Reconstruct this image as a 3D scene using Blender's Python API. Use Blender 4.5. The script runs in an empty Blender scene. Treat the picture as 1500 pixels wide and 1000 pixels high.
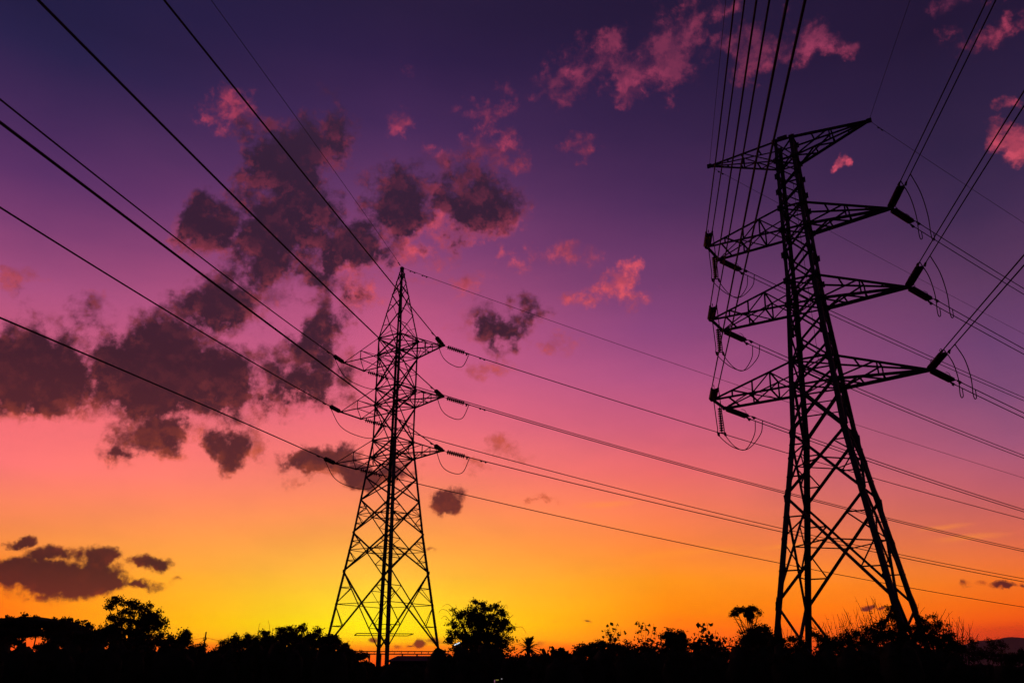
import bpy, math, random
import numpy as np
from mathutils import Vector

# ------------------------------------------------------------------ camera
R = math.radians
EYE = 2.0                                   # camera height above the field
F_PX, PITCH = 1250.0, math.atan2(480.0, 1250.0)
scene = bpy.context.scene
cam_data = bpy.data.cameras.new('camera')
cam_data.sensor_width = 36.0
cam_data.lens = F_PX / 1500.0 * 36.0
cam_data.clip_start = 0.1
cam_data.clip_end = 30000.0
cam = bpy.data.objects.new('camera', cam_data)
scene.collection.objects.link(cam)
cam.location = (0, 0, EYE)
cam.rotation_euler = (math.pi / 2 + PITCH, 0, 0)
scene.camera = cam
scene.render.resolution_x, scene.render.resolution_y = 1024, 682
vs = scene.view_settings
vs.view_transform = 'Standard'
vs.look = 'None'
vs.exposure = 0.0
vs.gamma = 1.0
scene.cycles.max_bounces = 6
scene.cycles.transparent_max_bounces = 12
scene.cycles.use_adaptive_sampling = True
scene.cycles.adaptive_threshold = 0.02

def ray(x, y):
    """unit direction of the photograph's pixel, used to read azimuths and elevations off it"""
    a, b = (x - 750.0) / F_PX, (500.0 - y) / F_PX
    v = Vector((a, math.cos(PITCH) - b * math.sin(PITCH), math.sin(PITCH) + b * math.cos(PITCH)))
    return v.normalized()

def azel(x, y):
    v = ray(x, y)
    return math.atan2(v.x, v.y), math.asin(v.z)

def at(x, y, dist):
    """the point in the direction of pixel x, y at a horizontal distance from the camera"""
    v = ray(x, y)
    k = dist / math.hypot(v.x, v.y)
    return Vector((v.x * k, v.y * k, EYE + v.z * k))

def lin(c):
    return tuple(((v / 255.0) / 12.92 if v / 255.0 <= 0.04045 else ((v / 255.0 + 0.055) / 1.055) ** 2.4) for v in c) + (1.0,)

# ------------------------------------------------------------------ sky (dusk gradient, clouds, faint physical sky)
HAZE_DENSITY, HAZE_TOP = 0.00006, 250.0
SUN_AZ, SUN_EL = R(-8.5), R(0.5)
world = bpy.data.worlds.new('World')
scene.world = world
world.use_nodes = True
world.cycles.sampling_method = 'MANUAL'
world.cycles.sample_map_resolution = 512
nt = world.node_tree
nt.nodes.clear()
N, L = nt.nodes, nt.links

def node(t, **kw):
    n = N.new(t)
    for k, v in kw.items():
        setattr(n, k, v)
    return n

def plug(sock, v):
    if isinstance(v, bpy.types.NodeSocket):
        L.new(v, sock)
    else:
        sock.default_value = v

def math_n(op, a, b=None, c=None, clamp=False):
    n = node('ShaderNodeMath', operation=op, use_clamp=clamp)
    for i, v in enumerate((a, b, c)):
        if v is not None:
            plug(n.inputs[i], v)
    return n.outputs[0]

def vmath(op, a, b=None, scale=None):
    n = node('ShaderNodeVectorMath', operation=op)
    plug(n.inputs[0], a)
    if b is not None:
        plug(n.inputs[1], b)
    if scale is not None:
        plug(n.inputs['Scale'], scale)
    return n.outputs[1] if op in ('LENGTH', 'DOT_PRODUCT') else n.outputs[0]

def maprange(v, a, b, c=0.0, d=1.0, smooth=False):
    n = node('ShaderNodeMapRange', interpolation_type='SMOOTHSTEP' if smooth else 'LINEAR', clamp=True)
    plug(n.inputs[0], v)
    for i, q in enumerate((a, b, c, d)):
        n.inputs[i + 1].default_value = q
    return n.outputs[0]

def mix(f, a, b, blend='MIX'):
    n = node('ShaderNodeMix', data_type='RGBA', blend_type=blend, clamp_factor=True)
    plug(n.inputs[0], f)
    plug(n.inputs[6], a)
    plug(n.inputs[7], b)
    return n.outputs[2]

def ramp(v, stops):
    n = node('ShaderNodeValToRGB')
    cr = n.color_ramp
    cr.interpolation = 'LINEAR'
    while len(cr.elements) > 1:
        cr.elements.remove(cr.elements[-1])
    stops = sorted(stops)
    cr.elements[0].position = max(0.0, stops[0][0])
    cr.elements[0].color = stops[0][1]
    for p_, c_ in stops[1:]:
        e = cr.elements.new(min(1.0, max(0.0, p_)))
        e.color = c_
    plug(n.inputs[0], v)
    return n.outputs[0]

def noise(vec, scale, detail=4.0, rough=0.55, out=0):
    n = node('ShaderNodeTexNoise', noise_dimensions='3D')
    plug(n.inputs['Vector'], vec)
    n.inputs['Scale'].default_value = scale
    n.inputs['Detail'].default_value = detail
    n.inputs['Roughness'].default_value = rough
    return n.outputs[out]

tc = node('ShaderNodeTexCoord')
D = tc.outputs['Generated']
sep = node('ShaderNodeSeparateXYZ')
L.new(D, sep.inputs[0])
az = math_n('ARCTAN2', sep.outputs[0], sep.outputs[1])
el = math_n('ARCSINE', sep.outputs[2])
ELMAX = R(60)
# faint horizontal strata close to the sunset horizon
comb0 = node('ShaderNodeCombineXYZ')
plug(comb0.inputs[0], math_n('MULTIPLY', az, 3.0))
plug(comb0.inputs[1], math_n('MULTIPLY', el, 60.0))
strata = noise(comb0.outputs[0], 1.6, 3.0, 0.5)
str_amt = maprange(el, R(1.0), R(8.0), 0.018, 0.0)
el_s = math_n('ADD', el, math_n('MULTIPLY', math_n('SUBTRACT', strata, 0.5), str_amt))
elf = math_n('DIVIDE', el_s, ELMAX)

COLS = [
    (R(-32), 40, [(5, 33, 28, 66), (60, 39, 32, 73), (150, 65, 40, 86), (250, 89, 48, 100), (330, 121, 60, 111), (420, 168, 79, 126),
                  (520, 205, 92, 124), (600, 236, 106, 116), (680, 250, 116, 116), (740, 254, 132, 92), (790, 255, 141, 68), (840, 255, 130, 22),
                  (880, 255, 106, 2), (910, 255, 82, 0), (935, 255, 66, 0), (965, 250, 60, 0)]),
    (R(-9), 540, [(5, 39, 27, 62), (80, 47, 30, 71), (180, 68, 40, 86), (280, 101, 54, 102), (360, 136, 66, 117), (440, 177, 80, 124),
                  (520, 204, 92, 132), (600, 228, 104, 124), (680, 248, 124, 110), (740, 254, 144, 88), (790, 255, 166, 70), (840, 255, 194, 60),
                  (880, 255, 220, 40), (915, 255, 238, 6), (932, 255, 222, 0), (942, 255, 170, 0), (955, 255, 112, 0), (975, 250, 70, 0)]),
    (R(10), 990, [(5, 34, 23, 55), (100, 41, 27, 64), (200, 56, 34, 75), (300, 78, 44, 90), (400, 111, 58, 107), (480, 142, 70, 124),
                  (550, 174, 82, 130), (620, 204, 92, 122), (690, 228, 104, 104), (750, 244, 122, 82), (800, 250, 132, 58), (850, 255, 148, 20),
                  (890, 255, 138, 0), (920, 255, 116, 0), (945, 255, 92, 0), (970, 245, 58, 0)]),
    (R(31), 1470, [(5, 32, 21, 51), (100, 39, 27, 60), (200, 49, 34, 68), (300, 64, 42, 79), (400, 89, 54, 92), (500, 108, 64, 110),
                   (580, 128, 74, 116), (650, 158, 84, 118), (710, 184, 90, 106), (760, 206, 98, 88), (810, 226, 106, 62), (850, 240, 110, 32),
                   (885, 242, 96, 8), (910, 236, 78, 4), (930, 200, 48, 12), (965, 150, 30, 14)]),
]
cols = []
for a0, xx, st in COLS:
    cols.append(ramp(elf, [(azel(xx, y)[1] / ELMAX, lin((r, g, b))) for y, r, g, b in st]))
base = cols[0]
for i in range(3):
    base = mix(maprange(az, COLS[i][0], COLS[i + 1][0]), base, cols[i + 1])
# the sky away from the sunset: dull violet, much darker
back = ramp(elf, [(0.0, lin((40, 26, 44))), (0.3, lin((34, 26, 58))), (1.0, lin((22, 18, 48)))])
base = mix(maprange(math_n('ABSOLUTE', az), R(42), R(100), smooth=True), base, back)

veil = noise(vmath('MULTIPLY', D, (1.0, 1.0, 2.6)), 4.5, 6.0, 0.6)
base = mix(1.0, base, mix(maprange(veil, 0.3, 0.7), (0.90, 0.92, 0.95, 1), (1.09, 1.06, 1.03, 1)), 'MULTIPLY')

# clouds: (x, y, half width, half height, strength); strength over about 0.8 grows a dark unlit core
CLOUDS = [
    # heavy bank, left
    (55, 530, 144, 102, 1.31), (10, 560, 96, 84, 1.16), (250, 545, 180, 120, 1.41), (330, 560, 96, 90, 1.21), (200, 500, 96, 60, 1.01), (60, 600, 118, 43, 0.86),
    (235, 635, 125, 52, 0.98), (335, 652, 46, 44, 1.0), (180, 655, 71, 36, 0.82), (395, 575, 71, 48, 0.64),
    # tower of cloud above it
    (425, 240, 96, 108, 1.26), (400, 330, 102, 102, 1.21), (490, 195, 50, 90, 0.91), (335, 155, 94, 38, 0.62), (375, 185, 71, 41, 0.62), (300, 328, 74, 70, 1.11),
    (395, 390, 84, 66, 1.01), (505, 370, 96, 74, 1.16), (485, 135, 31, 24, 0.54),
    (575, 310, 90, 90, 1.06), (640, 335, 80, 50, 0.78), (695, 300, 94, 96, 1.16), (640, 240, 55, 60, 0.78), (715, 215, 71, 50, 0.70), (725, 168, 65, 31, 0.64), (600, 175, 47, 36, 0.49),
    (540, 370, 72, 54, 0.91),
    (325, 445, 106, 67, 1.16), (400, 445, 60, 50, 0.78), (466, 485, 70, 82, 1.11), (440, 560, 96, 74, 1.01), (500, 545, 59, 66, 0.69),
    (470, 680, 101, 41, 1.21), (545, 692, 96, 31, 1.06), (430, 676, 48, 31, 0.96),
    (650, 727, 48, 28, 0.95), (740, 655, 65, 34, 0.78), (700, 688, 40, 19, 0.74), (790, 735, 47, 14, 0.54),
    (744, 475, 76, 54, 0.98), (690, 462, 65, 53, 0.74), (822, 510, 42, 29, 0.78), (715, 538, 71, 29, 0.72), (905, 420, 85, 43, 0.78), (842, 437, 52, 22, 0.70),
    (820, 375, 92, 41, 0.72), (760, 395, 71, 36, 0.59), (620, 418, 47, 24, 0.44), (660, 415, 59, 29, 0.49),
    # high ragged pink bands
    (857, 215, 52, 24, 0.70), (1228, 237, 16, 13, 0.62), (895, 92, 142, 70, 0.76), (985, 70, 94, 102, 0.70), (830, 118, 106, 50, 0.62), (940, 118, 106, 36, 0.76), (1140, 72, 130, 62, 0.70), (1190, 70, 83, 48, 0.66),
    (1085, 60, 83, 41, 0.62), (1065, 8, 47, 31, 0.70), (1410, 2, 83, 31, 0.64), (1478, 38, 71, 29, 0.59), (600, 105, 59, 26, 0.30), (745, 130, 47, 36, 0.30), (685, 70, 35, 17, 0.30),
    (1482, 148, 36, 32, 0.78), (1482, 205, 58, 44, 0.78), (1450, 60, 71, 36, 0.49), (1395, 50, 59, 24, 0.44),
    # left edge tatters
    (20, 415, 44, 40, 0.78), (62, 396, 54, 26, 0.66), (115, 462, 52, 43, 0.78), (90, 290, 71, 31, 0.30), (60, 150, 40, 30, 0.1),
    # low bars
    (95, 846, 150, 39, 1.45), (20, 842, 80, 34, 1.30), (32, 797, 39, 16, 1.20), (85, 815, 69, 23, 1.15), (150, 818, 46, 23, 1.10), (222, 823, 39, 17, 1.10), (208, 855, 41, 16, 1.05), (262, 851, 22, 8, 0.60),
    (140, 866, 70, 14, 0.70), (20, 862, 40, 20, 0.70),
    (1468, 857, 34, 10, 1.20), (1408, 856, 18, 9, 0.80), (1432, 855, 20, 7, 0.75), (1497, 857, 16, 9, 0.80), (1271, 889, 20, 7, 1.10), (1290, 891, 12, 5, 0.90), (858, 906, 13, 5, 0.90), (816, 908, 12, 4, 0.60),
    (613, 942, 18, 10, 1.10), (634, 938, 26, 11, 0.90), (548, 937, 14, 8, 0.80), (582, 946, 12, 5, 0.70), (600, 945, 12, 5, 0.80), (640, 805, 18, 6, 0.60), (1000, 905, 12, 4, 0.50), (790, 940, 40, 8, 0.35),
    (150, 600, 90, 40, 0.74), (300, 640, 60, 44, 0.76), (110, 585, 80, 50, 0.76), (20, 605, 60, 36, 0.74), (250, 660, 70, 30, 0.70), (370, 640, 44, 40, 0.70), (450, 300, 72, 72, 1.01),
    (460, 350, 84, 72, 0.96), (350, 380, 50, 50, 0.74), (590, 365, 70, 44, 0.76), (640, 380, 60, 34, 0.70), (460, 520, 60, 48, 0.91), (380, 590, 60, 34, 0.66), (220, 480, 60, 30, 0.76), (350, 480, 50, 30, 0.70),
    (560, 270, 50, 34, 0.70), (660, 265, 60, 40, 0.76), (730, 330, 50, 40, 0.72), (750, 250, 40, 30, 0.62), (520, 420, 60, 40, 0.72), (540, 700, 60, 20, 0.74), (470, 705, 80, 18, 0.72),
    (140, 545, 90, 60, 0.78), (350, 600, 60, 36, 0.78), (300, 600, 70, 40, 0.91), (440, 400, 60, 46, 0.78), (630, 290, 50, 44, 0.78), (170, 850, 60, 26, 1.20), (60, 820, 50, 20, 1.15),
    (600, 330, 70, 50, 0.96), (535, 340, 60, 46, 0.91), (650, 300, 60, 44, 0.86), (460, 400, 60, 40, 0.81), (415, 190, 60, 40, 0.86),
]
STREAKS = [(1010, 808, 110, 7), (960, 815, 90, 5), (1420, 786, 70, 6), (1385, 772, 50, 5), (890, 738, 60, 6), (1150, 800, 60, 5)]

def cloud_field(name, blobs):
    """node group: direction coordinates (azimuth, elevation) in, cloud thickness out"""
    g = bpy.data.node_groups.new(name, 'ShaderNodeTree')
    g.interface.new_socket('Vector', in_out='INPUT', socket_type='NodeSocketVector')
    g.interface.new_socket('Value', in_out='OUTPUT', socket_type='NodeSocketFloat')
    gi, go = g.nodes.new('NodeGroupInput'), g.nodes.new('NodeGroupOutput')
    acc = None
    for (x, y, rx, ry, amp) in blobs:
        a, e = azel(x, y)
        ra = abs(azel(x + rx, y)[0] - azel(x - rx, y)[0]) / 2
        re = abs(azel(x, y + ry)[1] - azel(x, y - ry)[1]) / 2
        mp = g.nodes.new('ShaderNodeVectorMath')
        mp.operation = 'MULTIPLY_ADD'
        mp.inputs[1].default_value = (1 / ra, 1 / re, 0)
        mp.inputs[2].default_value = (-a / ra, -e / re, 0)
        g.links.new(gi.outputs[0], mp.inputs[0])
        ln = g.nodes.new('ShaderNodeVectorMath')
        ln.operation = 'LENGTH'
        g.links.new(mp.outputs[0], ln.inputs[0])
        sm = g.nodes.new('ShaderNodeMath')
        sm.operation = 'MULTIPLY_ADD'
        sm.inputs[1].default_value = -amp
        sm.inputs[2].default_value = amp
        g.links.new(ln.outputs[1], sm.inputs[0])
        if acc is None:
            acc = sm.outputs[0]
        else:
            mx = g.nodes.new('ShaderNodeMath')
            mx.operation = 'SMOOTH_MAX'
            mx.inputs[2].default_value = 0.15
            g.links.new(acc, mx.inputs[0])
            g.links.new(sm.outputs[0], mx.inputs[1])
            acc = mx.outputs[0]
    g.links.new(acc, go.inputs[0])
    return g

CF = cloud_field('cloud_field', CLOUDS)
DF = cloud_field('dark_field', [(x, y - 0.10 * ry, rx, ry, amp) for x, y, rx, ry, amp in CLOUDS if amp >= 0.79])
comb = node('ShaderNodeCombineXYZ')
L.new(az, comb.inputs[0])
L.new(el, comb.inputs[1])
warp = vmath('SUBTRACT', noise(D, 20.0, 5.0, 0.6, out=1), (0.5, 0.5, 0.5))
lowf = maprange(el, R(1.0), R(14.0), 0.02, 0.10)
uv = vmath('ADD', comb.outputs[0], vmath('MULTIPLY', vmath('SCALE', warp, scale=lowf), (1.0, 0.8, 0.0)))

def field(v, g):
    n = node('ShaderNodeGroup')
    n.node_tree = g
    L.new(v, n.inputs[0])
    return math_n('MAXIMUM', n.outputs[0], 0.0)

fb = noise(D, 24.0, 9.0, 0.66)
f0 = field(uv, CF)
g0 = field(vmath('ADD', uv, vmath('SCALE', warp, scale=0.02)), DF)
g1 = field(vmath('ADD', uv, (0.0, -0.020, 0.0)), DF)
nz = math_n('MULTIPLY', math_n('SUBTRACT', fb, 0.5), 1.7)
present = maprange(f0, 0.02, 0.22, smooth=True)
d0 = math_n('SUBTRACT', math_n('ADD', f0, nz), 0.27)
fine = noise(D, 9.0, 3.0, 0.55)
grain = noise(vmath('ADD', D, vmath('SCALE', warp, scale=0.03)), 70.0, 6.0, 0.62)
d0 = math_n('ADD', d0, math_n('MULTIPLY', math_n('SUBTRACT', grain, 0.5), 0.5))
wisp = maprange(math_n('ADD', fb, math_n('MULTIPLY', math_n('SUBTRACT', grain, 0.5), 0.8)), 0.36, 0.66, 0.42, 1.0, smooth=True)
nodark = math_n('SUBTRACT', 1.0, maprange(g0, 0.0, 0.22, smooth=True))
thinfade = math_n('ADD', math_n('MULTIPLY', nodark, math_n('SUBTRACT', wisp, 1.0)), 1.0)
alpha = math_n('MULTIPLY', math_n('MULTIPLY', maprange(d0, -0.06, 0.44, smooth=True), present), thinfade)
gd = math_n('ADD', math_n('ADD', g0, math_n('MULTIPLY', nz, 0.95)), math_n('MULTIPLY', math_n('SUBTRACT', grain, 0.5), 0.6))
core = maprange(gd, 0.18, 0.58, smooth=True)
fb_low = noise(vmath('ADD', D, (0.0, 0.0, -0.010)), 24.0, 9.0, 0.66)
relief = maprange(math_n('ADD', math_n('SUBTRACT', fb, fb_low), math_n('MULTIPLY', math_n('SUBTRACT', grain, 0.5), 0.12)), -0.03, 0.12, smooth=True)
# undersides towards the low sun, and cloud too thin to shade itself, catch its red light
under = maprange(math_n('SUBTRACT', g0, g1), 0.0, 0.22, smooth=True)
patch = maprange(fine, 0.36, 0.60, smooth=True)
litamt = math_n('MULTIPLY', math_n('MAXIMUM', math_n('MAXIMUM', under, nodark), math_n('MULTIPLY', patch, 0.5)), math_n('ADD', 0.5, math_n('MULTIPLY', patch, 0.5)))

def elstops(lst):
    return [(azel(600, y)[1] / ELMAX, lin(c)) for y, c in lst]

elr = math_n('DIVIDE', el, ELMAX)
lit_col = ramp(elr, elstops([(20, (140, 52, 82)), (120, (150, 56, 90)), (220, (200, 70, 98)), (320, (214, 80, 104)), (420, (222, 84, 98)), (540, (208, 84, 86)),
                             (620, (196, 78, 62)), (690, (216, 92, 42)), (740, (204, 82, 42)), (800, (170, 62, 40)), (870, (170, 58, 24)), (940, (150, 50, 10))]))
dark_col = ramp(elr, elstops([(20, (66, 38, 74)), (200, (50, 30, 54)), (330, (48, 26, 47)), (450, (52, 25, 42)), (560, (50, 22, 35)), (680, (76, 30, 36)),
                              (740, (92, 34, 34)), (840, (58, 17, 26)), (900, (100, 32, 30)), (945, (116, 42, 20))]))
mid_col = mix(0.55, base, dark_col)
dark_tex = mix(math_n('MULTIPLY', relief, maprange(gd, 0.45, 1.0, 0.30, 0.05)), dark_col, lit_col)
rim = mix(math_n('MULTIPLY', litamt, math_n('ADD', 0.6, math_n('MULTIPLY', relief, 0.4))), mid_col, lit_col)
cloud_col = mix(core, rim, dark_tex)
sky = mix(math_n('MULTIPLY', alpha, 0.97), base, cloud_col)
# thin bright streaks of high cirrus
st_acc = None
for (x, y, rx, ry) in STREAKS:
    a, e = azel(x, y)
    mp = node('ShaderNodeMapping', vector_type='TEXTURE')
    mp.inputs['Location'].default_value = (a, e, 0)
    mp.inputs['Rotation'].default_value = (0, 0, R(2.5))
    mp.inputs['Scale'].default_value = (abs(azel(x + rx, y)[0] - azel(x - rx, y)[0]) / 2, abs(azel(x, y + ry)[1] - azel(x, y - ry)[1]) / 2, 1)
    L.new(vmath('ADD', comb.outputs[0], vmath('SCALE', warp, scale=0.008)), mp.inputs[0])
    gr = node('ShaderNodeTexGradient', gradient_type='SPHERICAL')
    L.new(mp.outputs[0], gr.inputs[0])
    st_acc = gr.outputs['Fac'] if st_acc is None else math_n('MAXIMUM', st_acc, gr.outputs['Fac'])
sky = mix(math_n('MULTIPLY', st_acc, 0.4), sky, lin((255, 150, 40)))
# below the horizon the world is dark
sky = mix(maprange(el, R(-0.8), R(-0.2)), lin((10, 6, 8)), sky)
bg = node('ShaderNodeBackground')
L.new(sky, bg.inputs[0])
# the low sky is bright enough to reach the camera through the haze layer
path = math_n('MINIMUM', math_n('DIVIDE', HAZE_TOP, math_n('MAXIMUM', el, 0.002)), 7400.0)
L.new(math_n('EXPONENT', math_n('MULTIPLY', path, HAZE_DENSITY)), bg.inputs[1])
nishita = node('ShaderNodeTexSky', sky_type='NISHITA', sun_disc=False, sun_elevation=R(-2.0), sun_rotation=SUN_AZ, air_density=1.0, dust_density=2.0)
bg2 = node('ShaderNodeBackground')
L.new(nishita.outputs[0], bg2.inputs[0])
bg2.inputs[1].default_value = 0.01
add = node('ShaderNodeAddShader')
L.new(bg.outputs[0], add.inputs[0])
L.new(bg2.outputs[0], add.inputs[1])
out = node('ShaderNodeOutputWorld')
L.new(add.outputs[0], out.inputs[0])

# ------------------------------------------------------------------ sun, just at the horizon behind the left pylon
sl = bpy.data.lights.new('sun', 'SUN')
sl.energy = 0.12
sl.angle = R(0.5)
sl.color = (1.0, 0.5, 0.2)
sun = bpy.data.objects.new('sun', sl)
scene.collection.objects.link(sun)
sdir = Vector((math.sin(SUN_AZ) * math.cos(SUN_EL), math.cos(SUN_AZ) * math.cos(SUN_EL), math.sin(SUN_EL)))
sun.rotation_euler = sdir.to_track_quat('Z', 'Y').to_euler()

# ------------------------------------------------------------------ helpers: objects
COL = scene.collection

def tag(o, label=None, cat=None, group=None, kind=None):
    for k, v in (('label', label), ('category', cat), ('group', group), ('kind', kind)):
        if v:
            o[k] = v
    return o

def thing(name, label, cat, loc=(0, 0, 0), rotz=0.0, group=None):
    o = bpy.data.objects.new(name, None)
    o.empty_display_size = 0.5
    COL.objects.link(o)
    o.location = loc
    o.rotation_euler = (0, 0, rotz)
    return tag(o, label, cat, group)

def mesh_obj(name, verts, faces, mat, parent=None, smooth=False):
    me = bpy.data.meshes.new(name)
    me.from_pydata([tuple(v) for v in verts], [], faces)
    me.materials.append(mat)
    if smooth:
        me.shade_smooth()
    me.update()
    o = bpy.data.objects.new(name, me)
    COL.objects.link(o)
    if parent is not None:
        o.parent = parent
    return o

class MB:
    """collects bars, plates and tubes and links them as one mesh"""
    def __init__(s):
        s.v, s.f = [], []

    def prof(s, a, b, pts_a, pts_b, cap=True):
        n = len(pts_a)
        i = len(s.v)
        s.v += [a + p for p in pts_a] + [b + p for p in pts_b]
        for k in range(n):
            j = (k + 1) % n
            s.f.append((i + k, i + j, i + n + j, i + n + k))
        if cap:
            s.f.append(tuple(i + k for k in range(n - 1, -1, -1)))
            s.f.append(tuple(i + n + k for k in range(n)))

    def angle(s, a, b, w, e1=None, e2=None, t=None):
        """steel angle (L section) from a to b; flanges along e1 and e2 from the heel"""
        a, b = Vector(a), Vector(b)
        d = (b - a).normalized()
        if e1 is None:
            e1 = d.cross(Vector((0, 0, 1)))
            if e1.length < 0.1:
                e1 = d.cross(Vector((0, 1, 0)))
            e1.normalize()
            e2 = d.cross(e1).normalized()
            off = -(e1 + e2) * (w * 0.3)
        else:
            e1 = Vector(e1)
            e2 = Vector(e2)
            e1 = (e1 - d * e1.dot(d)).normalized()
            e2 = (e2 - d * e2.dot(d)).normalized()
            off = Vector((0, 0, 0))
        t = t or w * 0.16
        pts = [off + e1 * x + e2 * y for x, y in ((0, 0), (w, 0), (w, t), (t, t), (t, w), (0, w))]
        s.prof(a, b, pts, pts)

    def box(s, c, ex, ey, ez):
        c, ex, ey, ez = Vector(c), Vector(ex), Vector(ey), Vector(ez)
        pts = [ex * x + ey * y for x, y in ((-1, -1), (1, -1), (1, 1), (-1, 1))]
        s.prof(c - ez, c + ez, pts, pts)

    def tube(s, pts, rad, sides=6, cap=True):
        pts = [Vector(p) for p in pts]
        n = len(pts)
        if not isinstance(rad, (list, tuple)):
            rad = [rad] * n
        base_i = len(s.v)
        ref = None
        for k in range(n):
            d = (pts[min(k + 1, n - 1)] - pts[max(k - 1, 0)])
            d = d.normalized() if d.length > 1e-9 else Vector((0, 0, 1))
            if ref is None:
                ref = d.cross(Vector((0.13, 0.31, 1)))
                if ref.length < 0.05:
                    ref = d.cross(Vector((1, 0, 0)))
            ref = (ref - d * ref.dot(d)).normalized()
            q = d.cross(ref)
            for m in range(sides):
                an = 2 * math.pi * m / sides
                s.v.append(pts[k] + (ref * math.cos(an) + q * math.sin(an)) * rad[k])
        for k in range(n - 1):
            for m in range(sides):
                m2 = (m + 1) % sides
                s.f.append((base_i + k * sides + m, base_i + k * sides + m2, base_i + (k + 1) * sides + m2, base_i + (k + 1) * sides + m))
        if cap:
            s.f.append(tuple(base_i + m for m in range(sides - 1, -1, -1)))
            s.f.append(tuple(base_i + (n - 1) * sides + m for m in range(sides)))

    def lathe(s, a, b, prof, sides=12):
        """profile [(t along a-b in metres, radius)] turned about the line a-b"""
        a, b = Vector(a), Vector(b)
        d = (b - a).normalized()
        s.tube([a + d * t for t, r in prof], [r for t, r in prof], sides)

    def build(s, name, mat, parent=None, smooth=False):
        return mesh_obj(name, s.v, s.f, mat, parent, smooth)

# ------------------------------------------------------------------ materials
def material(name, col, rough=0.7, metal=0.0, var=0.25, scale=3.0, spec=0.3, translucent=0.0):
    m = bpy.data.materials.new(name)
    m.use_nodes = True
    t = m.node_tree
    b = t.nodes['Principled BSDF']
    tcx = t.nodes.new('ShaderNodeTexCoord')
    nz_ = t.nodes.new('ShaderNodeTexNoise')
    nz_.inputs['Scale'].default_value = scale
    nz_.inputs['Detail'].default_value = 4
    t.links.new(tcx.outputs['Object'], nz_.inputs['Vector'])
    rp = t.nodes.new('ShaderNodeValToRGB')
    lo = tuple(c * (1 - var) for c in col) + (1,)
    hi = tuple(min(1, c * (1 + var)) for c in col) + (1,)
    rp.color_ramp.elements[0].color, rp.color_ramp.elements[1].color = lo, hi
    rp.color_ramp.elements[0].position, rp.color_ramp.elements[1].position = 0.3, 0.7
    t.links.new(nz_.outputs[0], rp.inputs[0])
    t.links.new(rp.outputs[0], b.inputs['Base Color'])
    b.inputs['Roughness'].default_value = rough
    b.inputs['Metallic'].default_value = metal
    b.inputs['Specular IOR Level'].default_value = spec
    if translucent:
        tr = t.nodes.new('ShaderNodeBsdfTranslucent')
        t.links.new(rp.outputs[0], tr.inputs[0])
        mx_ = t.nodes.new('ShaderNodeMixShader')
        mx_.inputs[0].default_value = translucent
        t.links.new(b.outputs[0], mx_.inputs[1])
        t.links.new(tr.outputs[0], mx_.inputs[2])
        t.links.new(mx_.outputs[0], t.nodes['Material Output'].inputs['Surface'])
    return m

def emitter(name, col, strength):
    m = bpy.data.materials.new(name)
    m.use_nodes = True
    b = m.node_tree.nodes['Principled BSDF']
    b.inputs['Base Color'].default_value = tuple(col) + (1,)
    b.inputs['Emission Color'].default_value = tuple(col) + (1,)
    b.inputs['Emission Strength'].default_value = strength
    return m

STEEL = material('weathered_steel', (0.06, 0.055, 0.055), 0.75, 0.0, 0.3, 1.5, 0.15)
PORCELAIN = material('brown_porcelain', (0.05, 0.028, 0.02), 0.45, 0.0, 0.2, 8.0, 0.2)
CABLE = material('aged_aluminium_cable', (0.05, 0.05, 0.05), 0.8, 0.0, 0.2, 2.0, 0.1)
CONCRETE = material('grey_concrete', (0.2, 0.19, 0.18), 0.9, 0.0, 0.2, 6.0, 0.1)
LEAF = material('leaf', (0.045, 0.055, 0.02), 0.8, 0.0, 0.35, 0.8, 0.05, translucent=0.15)
BARK = material('bark', (0.05, 0.04, 0.03), 0.9, 0.0, 0.3, 4.0, 0.05)
SOIL = material('dry_field', (0.04, 0.035, 0.022), 1.0, 0.0, 0.4, 0.15, 0.0)
ROCK = material('wooded_mountain', (0.06, 0.06, 0.05), 1.0, 0.0, 0.3, 0.002, 0.0)
WOOD = material('old_timber', (0.07, 0.055, 0.04), 0.85, 0.0, 0.3, 5.0, 0.1)
PAINT = material('dull_paint', (0.03, 0.028, 0.028), 0.7, 0.0, 0.2, 2.0, 0.1)

# ------------------------------------------------------------------ ground and far mountain
def ground():
    rad = [0, 15, 40, 80, 150, 300, 700, 2000, 4500, 6900]
    v, f = [(0, 0, 0)], []
    seg = 48
    for r in rad[1:]:
        for k in range(seg):
            an = 2 * math.pi * k / seg
            v.append((r * math.cos(an), r * math.sin(an), 0.0))
    for k in range(seg):
        f.append((0, 1 + k, 1 + (k + 1) % seg))
    for j in range(len(rad) - 2):
        for k in range(seg):
            a, b = 1 + j * seg + k, 1 + j * seg + (k + 1) % seg
            f.append((a, a + seg, b + seg, b))
    tag(mesh_obj('ground', v, f, SOIL), kind='structure')

ground()

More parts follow.
